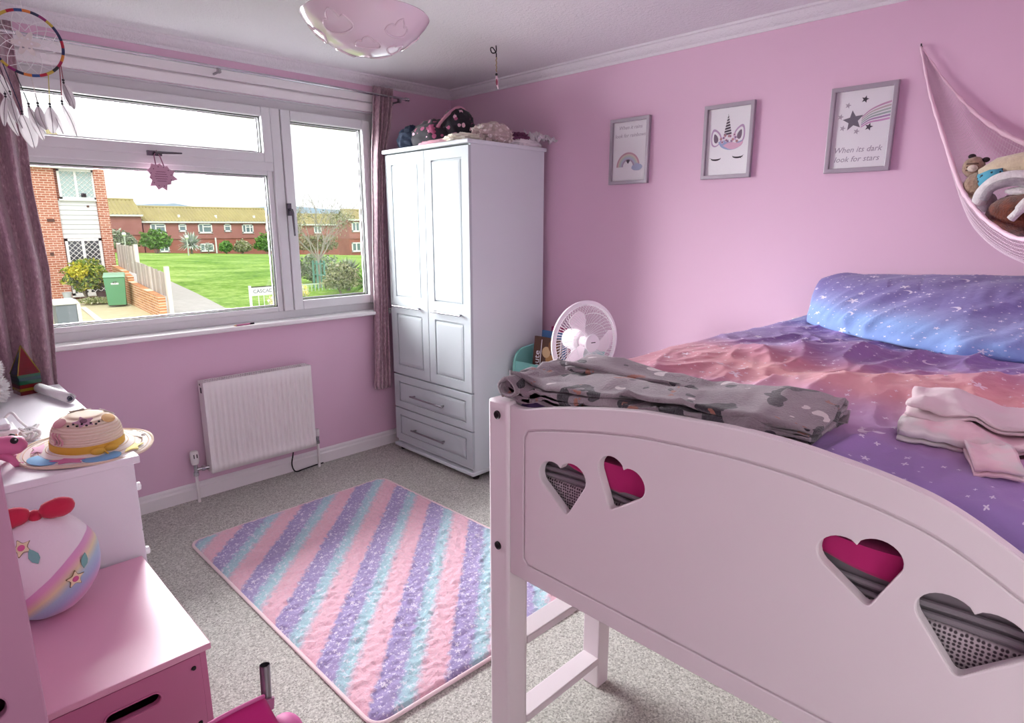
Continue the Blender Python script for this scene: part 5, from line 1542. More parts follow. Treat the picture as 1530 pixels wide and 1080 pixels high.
def feather(top, tipp, wid, seed, m):
    top = Vector(top); tipp = Vector(tipp); ax_ = tipp - top; L = ax_.length; ax_.normalize()
    side = ax_.cross(Vector((0.1, -1, 0))).normalized(); nr = side.cross(ax_)
    rn = random.Random(seed); ph = rn.uniform(-.6, .6)
    mb = MB()
    def f(u, v):
        w = wid * 1.25 * (sin(pi * min(1, u * .93 + .04)) ** .7) * (1 - .15 * u)
        s = v * 2 - 1
        curve = .10 * L * sin(pi * u) * ph
        return tuple(top + ax_ * (L * u) + side * (s * w + curve) + nr * (-.35 * w * abs(s) + .08 * L * u * u * ph))
    mb.grid(f, 16, 7)
    o = build('feather', mb, m, dcat, smooth=60, solid=.0006)
    build('quill', MB().tube([f(u / 8, .5) for u in range(9)], .0012, 5), M('quill', '#8c8288', .6), o)
def hang(ang, bead_z, tips, strand):
    p = TD @ Vector((DR * cos(ang), DR * sin(ang), 0))
    bx_, bz = bead_z
    b = Vector((bx_, p.y - .004, bz))
    build('strand', MB().tube([tuple(p), tuple(lerpv(p, b, .5)), tuple(b)], .0017, 5), M('strand_' + strand[1:], strand, .7), dcat)
    build('bead', MB().ball(tuple(b), .0048, 8, 6).ball((b.x, b.y, b.z - .009), .0042, 8, 6), M('bead_dark', '#2c2630', .4), dcat)
    for k, (tx, tz, w, m) in enumerate(tips):
        feather((b.x, b.y + .004 * k, b.z - .012), (tx, b.y + .012 * k, tz), w, int(abs(tx * 1000)) + k, m)
hang(radians(-30), (-2.352, 2.046), [(-2.328, 1.945, .014, featg), (-2.340, 1.955, .010, featm)], '#8c3a48')
hang(radians(-34), (-2.366, 1.968), [(-2.332, 1.842, .010, featm)], '#8c3a48')
hang(radians(-62), (-2.404, 1.955), [(-2.407, 1.848, .020, featm), (-2.372, 1.85, .012, featm)], '#c9c06a')
hang(radians(-92), (-2.44, 1.955), [(-2.425, 1.86, .015, featg)], '#d9d4d0')
hang(radians(-118), (-2.468, 1.95), [(-2.437, 1.822, .014, featm), (-2.425, 1.845, .010, featm)], '#2d3b36')
hang(radians(-140), (-2.492, 1.92), [(-2.470, 1.790, .024, featm)], '#2b3558')
hang(radians(-165), (-2.520, 1.985), [(-2.512, 1.875, .011, featm), (-2.498, 1.86, .011, featm)], '#3a2c40')
hang(radians(178), (-2.552, 2.06), [(-2.520, 1.955, .018, featm)], '#2b3558')
hang(radians(-176), (-2.535, 1.975), [(-2.553, 1.86, .010, featm), (-2.515, 1.83, .012, featm)], '#8c8aa0')

# ------------------------------------------------------------------ toy hammock with soft toys
net_pink = M('net_pink', '#ead2de', .7)
hm = thing('toy_hammock', 'pink net toy hammock strung across the corner above the bed', 'toy hammock', (-.3, -3.25, 1.45))
A = (-.018, -2.83, 2.167); B = (-.95, -3.688, 2.15); Cc = (-.018, -3.688, 1.95)
front = catmull([A, (-.05, -2.885, 2.0), (-.08, -2.945, 1.855), (-.145, -3.035, 1.66), (-.20, -3.087, 1.585), (-.30, -3.173, 1.505), (-.42, -3.279, 1.457), (-.55, -3.40, 1.50), (-.72, -3.54, 1.72), B], 6)
back = catmull([A, (-.022, -2.945, 2.006), (-.028, -3.066, 1.874), (-.04, -3.20, 1.78), (-.05, -3.34, 1.73), (-.06, -3.52, 1.76), (-.16, -3.62, 1.75), (-.40, -3.66, 1.78), (-.70, -3.675, 1.92), B], 6)
def netp(t, s):
    i = t * (len(front) - 1); k = min(int(i), len(front) - 2); f = i - k
    a = front[k].lerp(front[k + 1], f); b = back[k].lerp(back[k + 1], f)
    p = a.lerp(b, s)
    depth = .17 * sin(pi * min(1, t * 1.02)) ** 1.5
    sag = (1 - (2 * s - 1) ** 4) * depth
    p = p + Vector((0, 0, -sag)) - Vector((0, 0, 1)) * max(0, (b.z - a.z) * s * .55) * (1 - s)
    p += Vector((-.02, -.01, 0)) * sin(pi * s) * sin(pi * t) if s < .5 else Vector((0, 0, 0))
    p.x = min(p.x, -.012)
    return p
NU, NV = 150, 54
nb = MB()
for i in range(NU):
    for j in range(NV): nb.v.append(tuple(netp(i / (NU - 1), j / (NV - 1))))
for i in range(NU - 1):
    for j in range(NV - 1): nb.f.append([i * NV + j, (i + 1) * NV + j, (i + 1) * NV + j + 1, i * NV + j + 1])
net = build('net', nb, net_pink, hm, smooth=0, weld=False)
wm = net.modifiers.new('mesh', 'WIREFRAME'); wm.thickness = .0021; wm.use_replace = True; wm.use_even_offset = False
build('front_hem', MB().tube([tuple(p) for p in front], [.004 + .0035 * smoothstep(0, .25, k / 53) + .0012 * sin(k * 2.1) for k in range(len(front))], 8, flat=1.0), M('hem_pink', '#f2d0de', .7, bump=(90, .5, .003)), hm, smooth=180)
build('back_hem', MB().tube([tuple(p) for p in back], [.003 + .0055 * smoothstep(.05, .3, k / 53) + .002 * sin(k * 2.6) for k in range(len(back))], 8), M('hem_pink'), hm, smooth=180)
build('hook', MB().tube([(0, -2.83, 2.17), (-.014, -2.83, 2.17), (-.018, -2.83, 2.178)], .0025, 8), dark_metal, hm)
def furry(name, hexs, sc=60):
    m = M(name, hexs[0], .95, sheen=.5, spec=.05); n = N(m); c = n.coord()
    n.color(n.ramp(n.noise(c, sc, 4, .7), [(.3, hexs[0]), (.7, hexs[1])])); n.bump(n.noise(c, 160, 4, .7), .9, .006)
    return m
tan = furry('tan_plush', ('#8d6f5c', '#bfa189'))
darkb = M('plush_dark', '#2e2226', .9)
t = thing('soft_toy', 'tan striped soft toy with dark ears sitting highest in the toy hammock', 'soft toy', (-.13, -3.085, 1.60), group='soft toys in the hammock')
build('head', MB().ball((-.125, -3.072, 1.705), (.030, .034, .036), 20, 14, fn=lambda d: 1 + .08 * nz(d.x * 3, d.y * 3, d.z * 3)), tan, t, smooth=180)
build('body', MB().ball((-.135, -3.095, 1.635), (.042, .046, .052), 20, 14), tan, t, smooth=180)
for (dy, dz_) in ((.008, .036), (-.034, .022)):
    build('ear', MB().ball((-.13, -3.072 + dy, 1.705 + dz_), (.010, .012, .009), 12, 8), darkb, t)
for k in range(3):
    build('stripe', MB().tube([(-.125 - .031 * cos(q * .3 - .6), -3.072 - .034 * sin(q * .3 - .6) * .9, 1.692 + k * .011) for q in range(5)], .0025, 5), M('plush_stripe', '#5d463c', .9), t)
build('muzzle', MB().ball((-.158, -3.075, 1.698), (.012, .016, .012), 12, 8), furry('pale_plush', ('#d9c4b0', '#efe0d0')), t)
# patterned toy
t = thing('soft_toy', 'cream soft toy with blue patterned collar lying across the hammock', 'soft toy', (-.16, -3.2, 1.62), group='soft toys in the hammock')
build('body', MB().tube([(-.155, -3.10, 1.672), (-.155, -3.15, 1.692), (-.16, -3.22, 1.70), (-.17, -3.32, 1.69), (-.18, -3.40, 1.66)], [.022, .038, .045, .047, .03], 18), furry('cream_plush', ('#cdb89c', '#e3d2b4')), t, smooth=180)
build('collar', MB().tube([(-.158, -3.105, 1.652), (-.165, -3.14, 1.662), (-.172, -3.175, 1.668)], [.030, .036, .035], 18), mk_print('blue_print', '#4f9fb8', ['#1b2730', '#20303a'], 60, .8, .32), t, smooth=180)
# grey and white arched toy
gp = furry('grey_plush', ('#8f858b', '#b3a9ad')); wp = furry('white_plush', ('#ddd6d6', '#f2eeec'))
t = thing('soft_toy', 'grey and white soft toy curled in an arch over the brown one', 'soft toy', (-.24, -3.2, 1.5), group='soft toys in the hammock')
build('body', MB().tube(catmull([(-.20, -3.115, 1.575), (-.215, -3.125, 1.612), (-.225, -3.16, 1.648), (-.23, -3.21, 1.658), (-.23, -3.26, 1.645), (-.23, -3.31, 1.60)], 6), .022, 14), wp, t, smooth=180)
build('belly', MB().tube(catmull([(-.232, -3.133, 1.588), (-.245, -3.15, 1.622), (-.25, -3.185, 1.638), (-.25, -3.225, 1.64), (-.25, -3.27, 1.625)], 6), .014, 12), gp, t, smooth=180)
build('ear', MB().ball((-.235, -3.235, 1.612), (.014, .05, .014), 14, 10), wp, t, smooth=180)
build('body', MB().ball((-.160, -3.13, 1.580), (.03, .032, .034), 16, 12), furry('lilac_plush', ('#a8929c', '#c7b2ba')), t, smooth=180)
# brown long-haired toy
t = thing('soft_toy', 'rust brown furry soft toy with white arm at the front of the hammock', 'soft toy', (-.26, -3.23, 1.47), group='soft toys in the hammock')
build('body', MB().ball((-.215, -3.245, 1.535), (.068, .105, .072), 28, 18, fn=lambda d: 1 + .07 * nz(d.x * 6, d.y * 6, d.z * 6)), furry('rust_plush', ('#4a241b', '#8a4a34'), 45), t, smooth=180)
build('arm', MB().tube(catmull([(-.290, -3.222, 1.520), (-.295, -3.24, 1.545), (-.29, -3.258, 1.575), (-.28, -3.285, 1.60)], 5), [.013] * 6 + [.017] * 10, 12), wp, t, smooth=180)
build('arm', MB().tube(catmull([(-.275, -3.28, 1.525), (-.275, -3.31, 1.50), (-.26, -3.35, 1.48)], 5), .024, 12), M('rust_plush'), t, smooth=180)
# ------------------------------------------------------------------ outside: ground
def gz(x, y):
    t = max(0.0, min(1.4, (y - 18) / 67))
    return -1.0 * (1 - t) + t * (-1.16 - .0389 * max(min(x, 60), -10))
def mk_grass():
    m = M('grass', '#7fae35', .9, spec=.1); n = N(m); c = n.coord()
    f = n.math('ADD', n.math('MULTIPLY', n.noise(c, .35, 4), .5), n.math('MULTIPLY', n.noise(c, 3.5, 4, .7), .6))
    n.color(n.ramp(f, [(.32, '#4f7f28'), (.5, '#7aa33c'), (.66, '#aecb70')])); n.bump(n.noise(c, 6, 4, .7), .8, .12)
    return m
grass = mk_grass()
def ground_grid(x0, x1, y0, y1, nx, ny, lift=0.0, pw=1.0):
    return MB().grid(lambda u, v: ((lambda x, y: (x, y, gz(x, y) + lift))(lerp(x0, x1, u), lerp(y0, y1, v ** pw))), nx, ny)
struct('lawn', ground_grid(-30, 90, 2.5, 130, 60, 70, 0, 1.6), grass, smooth=180)
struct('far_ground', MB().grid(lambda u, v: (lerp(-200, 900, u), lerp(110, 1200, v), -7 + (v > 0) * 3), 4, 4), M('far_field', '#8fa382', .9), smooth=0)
asph = M('asphalt', '#a9a6a0', .9, bump=(12, .5, .02), vary=(5, '#c4c1bb'))
def strip(L, R, lift, n=24):
    def f(u, v):
        a = interp(L, u); b = interp(R, u)
        x, y = lerpv(a, b, v)
        return (x, y, gz(x, y) + lift)
    return MB().grid(f, n, 8)
struct('footpath', strip([(0, (2.25, 9)), (.35, (2.35, 16)), (.6, (2.9, 22)), (.8, (4.3, 30)), (1, (6.6, 40))], [(0, (3.9, 9)), (.35, (4.15, 16)), (.6, (5.2, 22)), (.8, (6.5, 30)), (1, (8.2, 40))], .03), asph, smooth=180)
yardm = M('yard_paving', '#d6cdaa', .9, bump=(8, .5, .02), vary=(3.2, '#bdb68c'))
struct('yard', MB().grid(lambda u, v: (lerp(-4, lerp(2.05, 2.55, v), u), lerp(9, 22, v), gz(0, lerp(9, 22, v)) + .03), 12, 20), yardm, smooth=180)
struct('kerb_strip', strip([(0, (.38, 12)), (1, (1.02, 19.2))], [(0, (.55, 12)), (1, (1.16, 19.2))], .05), M('pale_concrete', '#e3dfd6', .8), smooth=180)

# ------------------------------------------------------------------ neighbour house
def brickmat(name, ax, c1, c2, mortar, s=1.0):
    m = M(name, c1, .9, spec=.1); n = N(m); p = n.xyz(n.coord())
    b = n.new('ShaderNodeTexBrick')
    n.set(b.inputs['Vector'], n.comb(p[ax], p[2], 0))
    b.inputs['Scale'].default_value = 1.0
    b.inputs['Brick Width'].default_value = .225 * s; b.inputs['Row Height'].default_value = .075 * s
    b.inputs['Mortar Size'].default_value = .010 * s
    n.set(b.inputs['Color1'], c1); n.set(b.inputs['Color2'], c2); n.set(b.inputs['Mortar'], mortar)
    n.color(b.outputs['Color'])
    n.bump(n.math('SUBTRACT', 1.0, b.outputs['Fac']), .6, .01)
    return m
brick_x = brickmat('red_brick', 0, '#c08068', '#a8644e', '#dfc8ba')
brick_y = brickmat('red_brick_side', 1, '#d9a070', '#bd7c52', '#ead8bc')
white_pl = M('white_paint', '#eceded', .5)
clad = M('white_cladding', '#dadddf', .6)
glass_dark = M('dark_glass', '#5f7378', .08, spec=.8)
glass_pale = M('net_curtain_glass', '#a9bfc0', .15, spec=.7)
NY = 22.0
nh = thing('house', 'neighbour brick house with white cladding strip seen through the left window', 'house', (-1, NY + 3, -1.0))
nb = MB()
nb.box((-8, NY, -1.2), (1.33, NY + 6, 3.44)); nb.box((2.44, NY, -1.2), (2.76, NY + 6, 3.55)); nb.box((1.33, NY + .22, -1.2), (2.44, NY + 6, 3.44))
build('wall', nb, brick_x, nh, smooth=0, weld=False)
build('parapet_cap', MB().box((2.42, NY - .03, 3.50), (2.80, NY + 6, 3.58)), M('pale_concrete'), nh, smooth=0)
build('fascia', MB().box((-8, NY - .12, 3.33), (2.44, NY, 3.47)), white_pl, nh, smooth=0)
for k in range(8):
    z0 = 1.07 + k * .156
    build('cladding_board', MB().box((1.34, NY + .1, z0), (2.43, NY + .22, z0 + .152)).add([(1.34, NY + .08, z0), (2.43, NY + .08, z0), (2.43, NY + .1, z0 + .152), (1.34, NY + .1, z0 + .152), (1.34, NY + .1, z0), (2.43, NY + .1, z0)], [(0, 1, 2, 3), (0, 4, 5, 1)]), clad, nh, smooth=0, weld=False)
def house_window(par, x0, x1, z0, z1, y, splits, gm, fw=.06, lattice=None, sill=True):
    fr = MB(); fr.box((x0, y - .04, z0), (x0 + fw, y + .03, z1)); fr.box((x1 - fw, y - .04, z0), (x1, y + .03, z1))
    fr.box((x0, y - .04, z0), (x1, y + .03, z0 + fw)); fr.box((x0, y - .04, z1 - fw), (x1, y + .03, z1))
    xs = [x0 + fw] + [lerp(x0, x1, s) for s in splits] + [x1 - fw]
    for s in splits: fr.box((lerp(x0, x1, s) - fw * .5, y - .035, z0), (lerp(x0, x1, s) + fw * .5, y + .03, z1))
    if sill: fr.box((x0 - .04, y - .09, z0 - .05), (x1 + .04, y + .02, z0))
    w_ = build('window', fr, white_pl, par, smooth=0, weld=False)
    for a, b in zip(xs, xs[1:]):
        build('pane', MB().box((a - .02, y + .0, z0 + .02), (b + .02, y + .02, z1 - .02)), gm, w_, smooth=0)
    if lattice:
        lt = MB()
        for a, b in zip(xs, xs[1:]):
            a += fw * .5 * (a != xs[0]); b -= fw * .5 * (b != xs[-1])
            W = b - a; Hh = (z1 - fw) - (z0 + fw); st = lattice
            k = -Hh
            while k < W:
                for sg in (1, -1):
                    p = []
                    for t in (0.0, 1.0):
                        p.append((k + t * Hh, t * Hh))
                    (ax_, az), (bx_, bz) = p
                    # clip in x
                    t0 = max(0, -k / Hh); t1 = min(1, (W - k) / Hh)
                    if t1 - t0 > .02:
                        q0 = (k + t0 * Hh, t0 * Hh); q1 = (k + t1 * Hh, t1 * Hh)
                        if sg < 0: q0 = (W - q0[0], q0[1]); q1 = (W - q1[0], q1[1])
                        lt.tube([(a + q0[0], y - .01, z0 + fw + q0[1]), (a + q1[0], y - .01, z0 + fw + q1[1])], .008, 4, cap=False)
                k += st
        build('lead_lattice', lt, white_pl, w_, smooth=0, weld=False, kind='stuff')
    return w_
w1 = house_window(nh, 1.42, 2.46, 2.36, 3.33, NY + .1, (.48,), glass_pale, .07, .16)
build('air_vent', MB().box((2.02, NY + .03, 2.44), (2.16, NY + .06, 2.56)), dark_metal, w1, smooth=0)
house_window(nh, 1.37, 2.42, -.86, 1.06, NY + .1, (.48,), M('dark_room_glass', '#3d4348', .1, spec=.8), .08, .17)
for (x, z, w_, h_) in ((.96, 1.62, .2, .09), (.90, .52, .10, .10), (2.14, 2.10, .07, .07)):
    build('wall_vent', MB().box((x, NY - .03 + (.11 if x > 1.4 else 0), z), (x + w_, NY + .1 * (x > 1.4) + .005, z + h_)), M('vent_brown', '#5d4038', .8), nh, smooth=0)
rf = MB()
rm = M('roof_tile_tan', '#b3a577', .9, vary=(.6, '#8f8a62'), bump=(14, .5, .03))
for k in range(9):
    z0 = 3.47 + k * .15; y0 = NY - .25 + k * .32
    rf.box((-8, y0, z0), (1.55 + .06 * 8 - k * .02, y0 + .36, z0 + .05)).add([(-8, y0, z0 + .05), (2.0, y0, z0 + .05), (2.0, y0 + .34, z0 + .19), (-8, y0 + .34, z0 + .19)], [(0, 1, 2, 3)])
build('roof', rf, rm, nh, smooth=0, weld=False)

# wall, fence and bins in the neighbour's yard
gw = thing('garden_wall', 'stepped low brick wall between the neighbour yard and the path', 'wall', (2.3, 18.4, -1.0))
def wline(t): return (lerp(2.62, 2.07, t), lerp(21.9, 14.9, t))
segs = ((0, .42, .00), (.42, 1.0, -.20))
wb = MB()
for a, b, top in ((0, .30, .13), (.30, .40, -.02), (.40, 1.0, -.24)):
    (xa, ya), (xb, yb) = wline(a), wline(b)
    dz0 = 0 if a < .4 else .0
    vs = []
    for (x, y, zt) in ((xa, ya, top), (xb, yb, top - (.10 if a == 0 else .08 if a < .4 else .14))):
        for dx in (-.03, .15):
            vs += [(x + dx, y, -1.2), (x + dx, y, zt)]
    wb.add(vs, [(0, 1, 5, 4), (2, 6, 7, 3), (1, 3, 7, 5), (0, 2, 3, 1), (4, 5, 7, 6)])
build('brickwork', wb, brick_y, gw, smooth=0, weld=False)
fn_ = thing('fence', 'weathered grey board fence stepping down beside the path', 'fence', (2.6, 18.4, -.2))
boardm = M('weathered_board', '#c3bdb6', .9, bump=(14, .6, .01), vary=(4, '#a49d96'))
boardm2 = M('weathered_board_pale', '#dcd7d1', .9, bump=(14, .6, .01), vary=(4, '#c4beb7'))
boardm3 = M('weathered_board_dark', '#aaa39c', .9, bump=(14, .6, .01), vary=(4, '#c0b9b2'))
rnd = random.Random(21)
nbd = 34
for k in range(nbd):
    t = k / (nbd - 1)
    x, y = wline(t * .97 + .01)
    top = (.86 - .04 * t) if t < .44 else (.40 - .14 * (t - .44) / .56)
    top += rnd.uniform(-.015, .015)
    bot = (.05 if t < .44 else -.26) - .12 * t
    o = build('board', MB().box((x + .18 + rnd.uniform(-.02, .02), y - .085, bot), (x + .205, y + .07, top)), (boardm, boardm2, boardm3)[k * 7 % 3], fn_, smooth=0)
for t, zt in ((.0, .9), (.44, .92), (1.0, .42)):
    x, y = wline(t)
    build('post', MB().box((x + .205, y - .06, -1.1), (x + .31, y + .06, zt)), M('pale_concrete'), fn_, smooth=0)
binm = M('green_plastic', '#5f9d74', .45)
bn = thing('wheelie_bin', 'green wheelie bin with white sticker in the neighbour yard', 'bin', (1.94, 18.8, -.97))
bv = [(-.24, -.27, .06), (.24, -.27, .06), (.24, .27, .06), (-.24, .27, .06), (-.28, -.33, .92), (.28, -.33, .92), (.28, .33, .92), (-.28, .33, .92)]
TB = Tr(1.94, 18.8, -.97) @ Rz(radians(-14))
build('body', MB().add(bv, [(0, 3, 2, 1), (4, 5, 6, 7), (0, 1, 5, 4), (1, 2, 6, 5), (2, 3, 7, 6), (3, 0, 4, 7)], TB), binm, bn, bevel=.015)
build('lid', MB().add([(-.30, -.36, .92), (.30, -.36, .92), (.30, .36, .95), (-.30, .36, .95), (-.27, -.31, .98), (.27, -.31, .98), (.28, .34, 1.03), (-.28, .34, 1.03)], [(0, 3, 2, 1), (4, 5, 6, 7), (0, 1, 5, 4), (1, 2, 6, 5), (2, 3, 7, 6), (3, 0, 4, 7)], TB), M('green_lid', '#8fbf9e', .4), bn, bevel=.012)
for s in (-1, 1):
    build('wheel', MB().cyl(tuple(TB @ Vector((s * .25, .27, .11))), tuple(TB @ Vector((s * .20, .27, .11))), .11, n=16), black, bn)
stk = build('sticker', MB().box((-.10, -.318, .70), (.10, -.314, .82), TB), plain_white, bn, smooth=0)
build('house_number', MB().mesh(text_mesh('47', .12, .002), basis(tuple(TB @ Vector((0, -.321, .715))), TB.to_3x3() @ Vector((1, 0, 0)), (0, 0, 1), TB.to_3x3() @ Vector((0, -1, 0)))), ink_dark, stk, smooth=0)
gb = thing('storage_bin', 'dark grey bin with pale lid at the lower left of the window view', 'bin', (-.18, 13.9, -.85))
build('body', MB().box((-.42, 13.6, -.85), (-.02, 14.1, -.27)), M('slate_plastic', '#6f7a82', .5), gb, bevel=.02)
build('lid', MB().box((-.46, 13.56, -.27), (.02, 14.16, -.20)).box((-.44, 13.6, -.2), (.0, 14.12, -.17)), M('pale_lid', '#dfe2e0', .5), gb, bevel=.015, weld=False)
build('side_edge', MB().box((-.02, 13.58, -.85), (.05, 13.64, -.27)).box((.02, 13.7, -.45), (.06, 13.76, -.25)), M('pale_lid'), gb, smooth=0, weld=False)
single('planter', MB().lathe([(0, 0), (.10, 0), (.13, .2), (.14, .22), (.12, .22), (.11, .05), (0, .05)], 16, Tr(.92, 20.3, -.80)), M('pot_pale', '#b9c4cc', .6), 'pale grey plant pot against the neighbour brick wall', 'plant pot', (.92, 20.3, -.80))
single('flowerpot', MB().lathe([(0, 0), (.13, 0), (.17, .28), (.15, .28), (0, .25)], 14, Tr(1.92, 20.6, -.92)), M('pot_dark', '#5d4a4c', .7), 'dark flower pot beside the green wheelie bin', 'plant pot', (1.92, 20.6, -.92))
# planting
def leafmat(name, stops):
    m = M(name, stops[0], .7, spec=.2); n = N(m)
    g = n.new('ShaderNodeNewGeometry')
    n.color(n.ramp(g.outputs['Random Per Island'], [(k / max(1, len(stops) - 1), c) for k, c in enumerate(stops)]))
    return m
lf_mix = leafmat('leaf_variegated', ['#4d6b32', '#6f8c3f', '#8fa84a', '#c9c65a', '#5f7a3c'])
lf_yel = leafmat('leaf_yellow', ['#e0cf3c', '#c9c040', '#a8b040', '#efe26a'])
lf_grn = leafmat('leaf_green', ['#4f7a33', '#6d9a45', '#7fae55', '#3f6230'])
lf_olv = leafmat('leaf_olive', ['#a9ab82', '#7f8a5c', '#c3c09c', '#67734a', '#d0cbb0'])
lf_gry = leafmat('leaf_grey', ['#8f9c82', '#a9b39c', '#6f7f68', '#c0c4b0'])
bark = M('bark', '#8f8478', .9, bump=(20, .5, .02))
def bush(name, label, c, r, n, size, m, seed, cat='bush', group=None, stems=True, low=.3):
    t = thing(name, label, cat, (c[0], c[1], c[2] - r[2]), group=group)
    build('foliage', foliage(MB(), c, r, n, size, seed, low=low), m, t, smooth=0, weld=False, kind='stuff')
    if stems:
        mb = MB(); rn = random.Random(seed)
        for k in range(5):
            a = rn.uniform(0, 6.28)
            mb.tube([(c[0], c[1], c[2] - r[2] * 1.05), (c[0] + .35 * r[0] * cos(a), c[1] + .35 * r[1] * sin(a), c[2]), (c[0] + .6 * r[0] * cos(a), c[1] + .6 * r[1] * sin(a), c[2] + .4 * r[2])], [.03 * r[2] + .01, .02 * r[2] + .008, .004], 5)
        build('stem', mb, bark, t, weld=False)
    return t
b_ = bush('bush', 'bushy yellow and green shrub in front of the neighbour lattice window', (1.52, 20.7, -.16), (.82, .6, .72), 3600, .055, lf_mix, 3)
build('yellow_foliage', foliage(MB(), (1.30, 20.35, .06), (.36, .3, .34), 700, .05, 5), lf_yel, b_, smooth=0, weld=False, kind='stuff')
bush('ground_cover', 'low creeping plants at the foot of the variegated shrub', (1.65, 19.9, -.86), (.62, .55, .12), 900, .05, leafmat('leaf_cover', ['#8f9c5f', '#b9b98a', '#6f8048', '#cfcbb0']), 7, cat='plant', stems=False)

# ------------------------------------------------------------------ street name sign, yellow bush, railing
sg = thing('street_sign', 'white street name sign on two posts at the lawn edge', 'sign', (4.80, 14.6, -.87))
build('plate', MB().box((4.42, 14.58, -.52), (5.30, 14.60, -.27)), white_pl, sg, smooth=0)
build('lettering', MB().mesh(text_mesh('CASCADE', .15, .002), basis((4.80, 14.577, -.44), (1, 0, 0), (0, 0, 1), (0, -1, 0))), M('sign_ink', '#5a5f78', .6), sg, smooth=0)
build('border', MB().box((4.40, 14.575, -.275), (5.32, 14.60, -.25)), dark_metal, sg, smooth=0)
for x in (4.36, 5.31):
    build('post', MB().box((x, 14.57, -.9), (x + .06, 14.63, -.22)), white_pl, sg, smooth=0)
for x in (4.62, 4.78):
    build('stake', MB().box((x, 14.6, -.9), (x + .02, 14.62, -.5)), white_pl, sg, smooth=0)
bush('bush', 'bright yellow-green shrub in front of the street name sign', (5.05, 14.1, -.66), (.42, .3, .36), 1300, .05, leafmat('leaf_bright', ['#e6dc3c', '#c9d03c', '#9fbf45', '#f2ea5a']), 11)
bush('bush', 'small yellow-green shrub at the foot of the white railing', (7.45, 17.6, -.85), (.38, .3, .32), 500, .05, leafmat('leaf_bright', ['#e6dc3c']), 12)
rl = thing('railing', 'low pale railing across the lawn seen in the right casement', 'railing', (8.5, 19.0, -1.0))
build('top_rail', MB().box((7.5, 18.98, -.76), (9.9, 19.02, -.71)), M('pale_rail', '#cfdccb', .5), rl, smooth=0)
for k in range(17):
    build('baluster', MB().box((7.5 + k * .15, 18.99, -1.02), (7.525 + k * .15, 19.01, -.74)), M('pale_rail'), rl, smooth=0)
tg_ = thing('tree_guard', 'green post tree guard around the bare tree on the lawn', 'tree guard', (9.46, 20.0, -1.0))
gm_ = M('guard_green', '#6f9f92', .6)
for (dx, dy) in ((-.16, -.12), (.16, -.12), (.16, .2), (-.16, .2)):
    build('post', MB().box((9.46 + dx - .03, 20 + dy - .03, -1.05), (9.46 + dx + .03, 20 + dy + .03, .10)), gm_, tg_, smooth=0)
for z in (-.05, -.5):
    build('tie_rail', MB().box((9.30, 19.85, z), (9.62, 19.88, z + .05)).box((9.30, 20.2, z), (9.62, 20.23, z + .05)), gm_, tg_, smooth=0, weld=False)
bt = thing('tree', 'bare branching tree with sparse leaves seen in the right casement', 'tree', (9.46, 20.04, -1.0))
rnd = random.Random(14); br = MB(); tips = []
def branch(p, d, L, r, depth):
    p = Vector(p); d = Vector(d).normalized()
    q = p + d * L * .5 + Vector((rnd.gauss(0, .04), rnd.gauss(0, .04), .02)) * L
    e = p + d * L + Vector((rnd.gauss(0, .06), rnd.gauss(0, .06), .04)) * L
    br.tube([tuple(p), tuple(q), tuple(e)], [r, r * .8, r * .6], 5, cap=False)
    if depth == 0: tips.append(e); return
    if depth < 4: tips.append(q)
    for k in range(rnd.choice((2, 3)) if depth > 1 else 2):
        nd = d + Vector((rnd.gauss(0, .42), rnd.gauss(0, .42), rnd.uniform(.0, .35)))
        branch(e if k else q.lerp(e, .8), nd, L * rnd.uniform(.66, .86), r * .62, depth - 1)
br.tube([(9.46, 20.04, -1.05), (9.47, 20.04, -.3), (9.46, 20.04, .2)], [.055, .05, .045], 8)
for (dx, dy, dz_, L) in ((0, 0, 1, .95), (.5, .1, .9, .9), (-.5, -.1, .85, .85), (.25, -.3, 1, .95), (-.25, .3, 1, .9), (.75, 0, .75, .75), (-.75, .1, .7, .7)):
    branch((9.46, 20.04, .1 + rnd.uniform(-.1, .1)), (dx, dy, dz_), L * .92, .032, 5)
build('branches', br, M('bark_grey', '#a39c92', .9), bt, weld=False, smooth=60)
lf = MB()
for t in tips:
    if t.z > 2.0 or rnd.random() < .25: continue
    for k in range(7):
        p = t + Vector((rnd.gauss(0, .15), rnd.gauss(0, .15), rnd.gauss(0, .14)))
        a = Vector((rnd.gauss(0, 1), rnd.gauss(0, 1), rnd.gauss(0, 1))).normalized() * .045; b = a.cross(Vector((rnd.gauss(0, 1), rnd.gauss(0, 1), 1))).normalized() * .018
        lf.add([p - a, p + b, p + a, p - b], [(0, 1, 2, 3)])
build('foliage', lf, lf_olv, bt, smooth=0, weld=False, kind='stuff')
def spiky(name, label, c, L, n, m, seed, trunk=0.0, cat='shrub', group=None, wd=.05):
    t = thing(name, label, cat, (c[0], c[1], c[2]), group=group)
    rn = random.Random(seed); mb = MB()
    top = Vector((c[0], c[1], c[2] + trunk))
    for k in range(n):
        a = rn.uniform(0, 2 * pi); el = rn.uniform(-.25, 1.35)
        d = Vector((cos(a) * cos(el), sin(a) * cos(el), sin(el)))
        l = L * rn.uniform(.7, 1.05); s = d.cross(Vector((0, 0, 1))).normalized() * wd * L
        mid = top + d * l * .55; end = top + d * l + Vector((0, 0, -.22 * l * (1 - sin(max(el, 0)))))
        mb.add([top, mid + s, end, mid - s], [(0, 1, 2, 3)])
    build('leaves', mb, m, t, smooth=0, weld=False, kind='stuff')
    build('trunk', MB().tube([(c[0], c[1], c[2] - .05), (c[0], c[1], c[2] + trunk + .05)], .07 * L + .02, 7), bark, t)
    return t
spiky('yucca', 'pale spiky shrub at the bottom right of the casement view', (9.7, 18.2, -1.0), .85, 240, lf_gry, 5, .55)
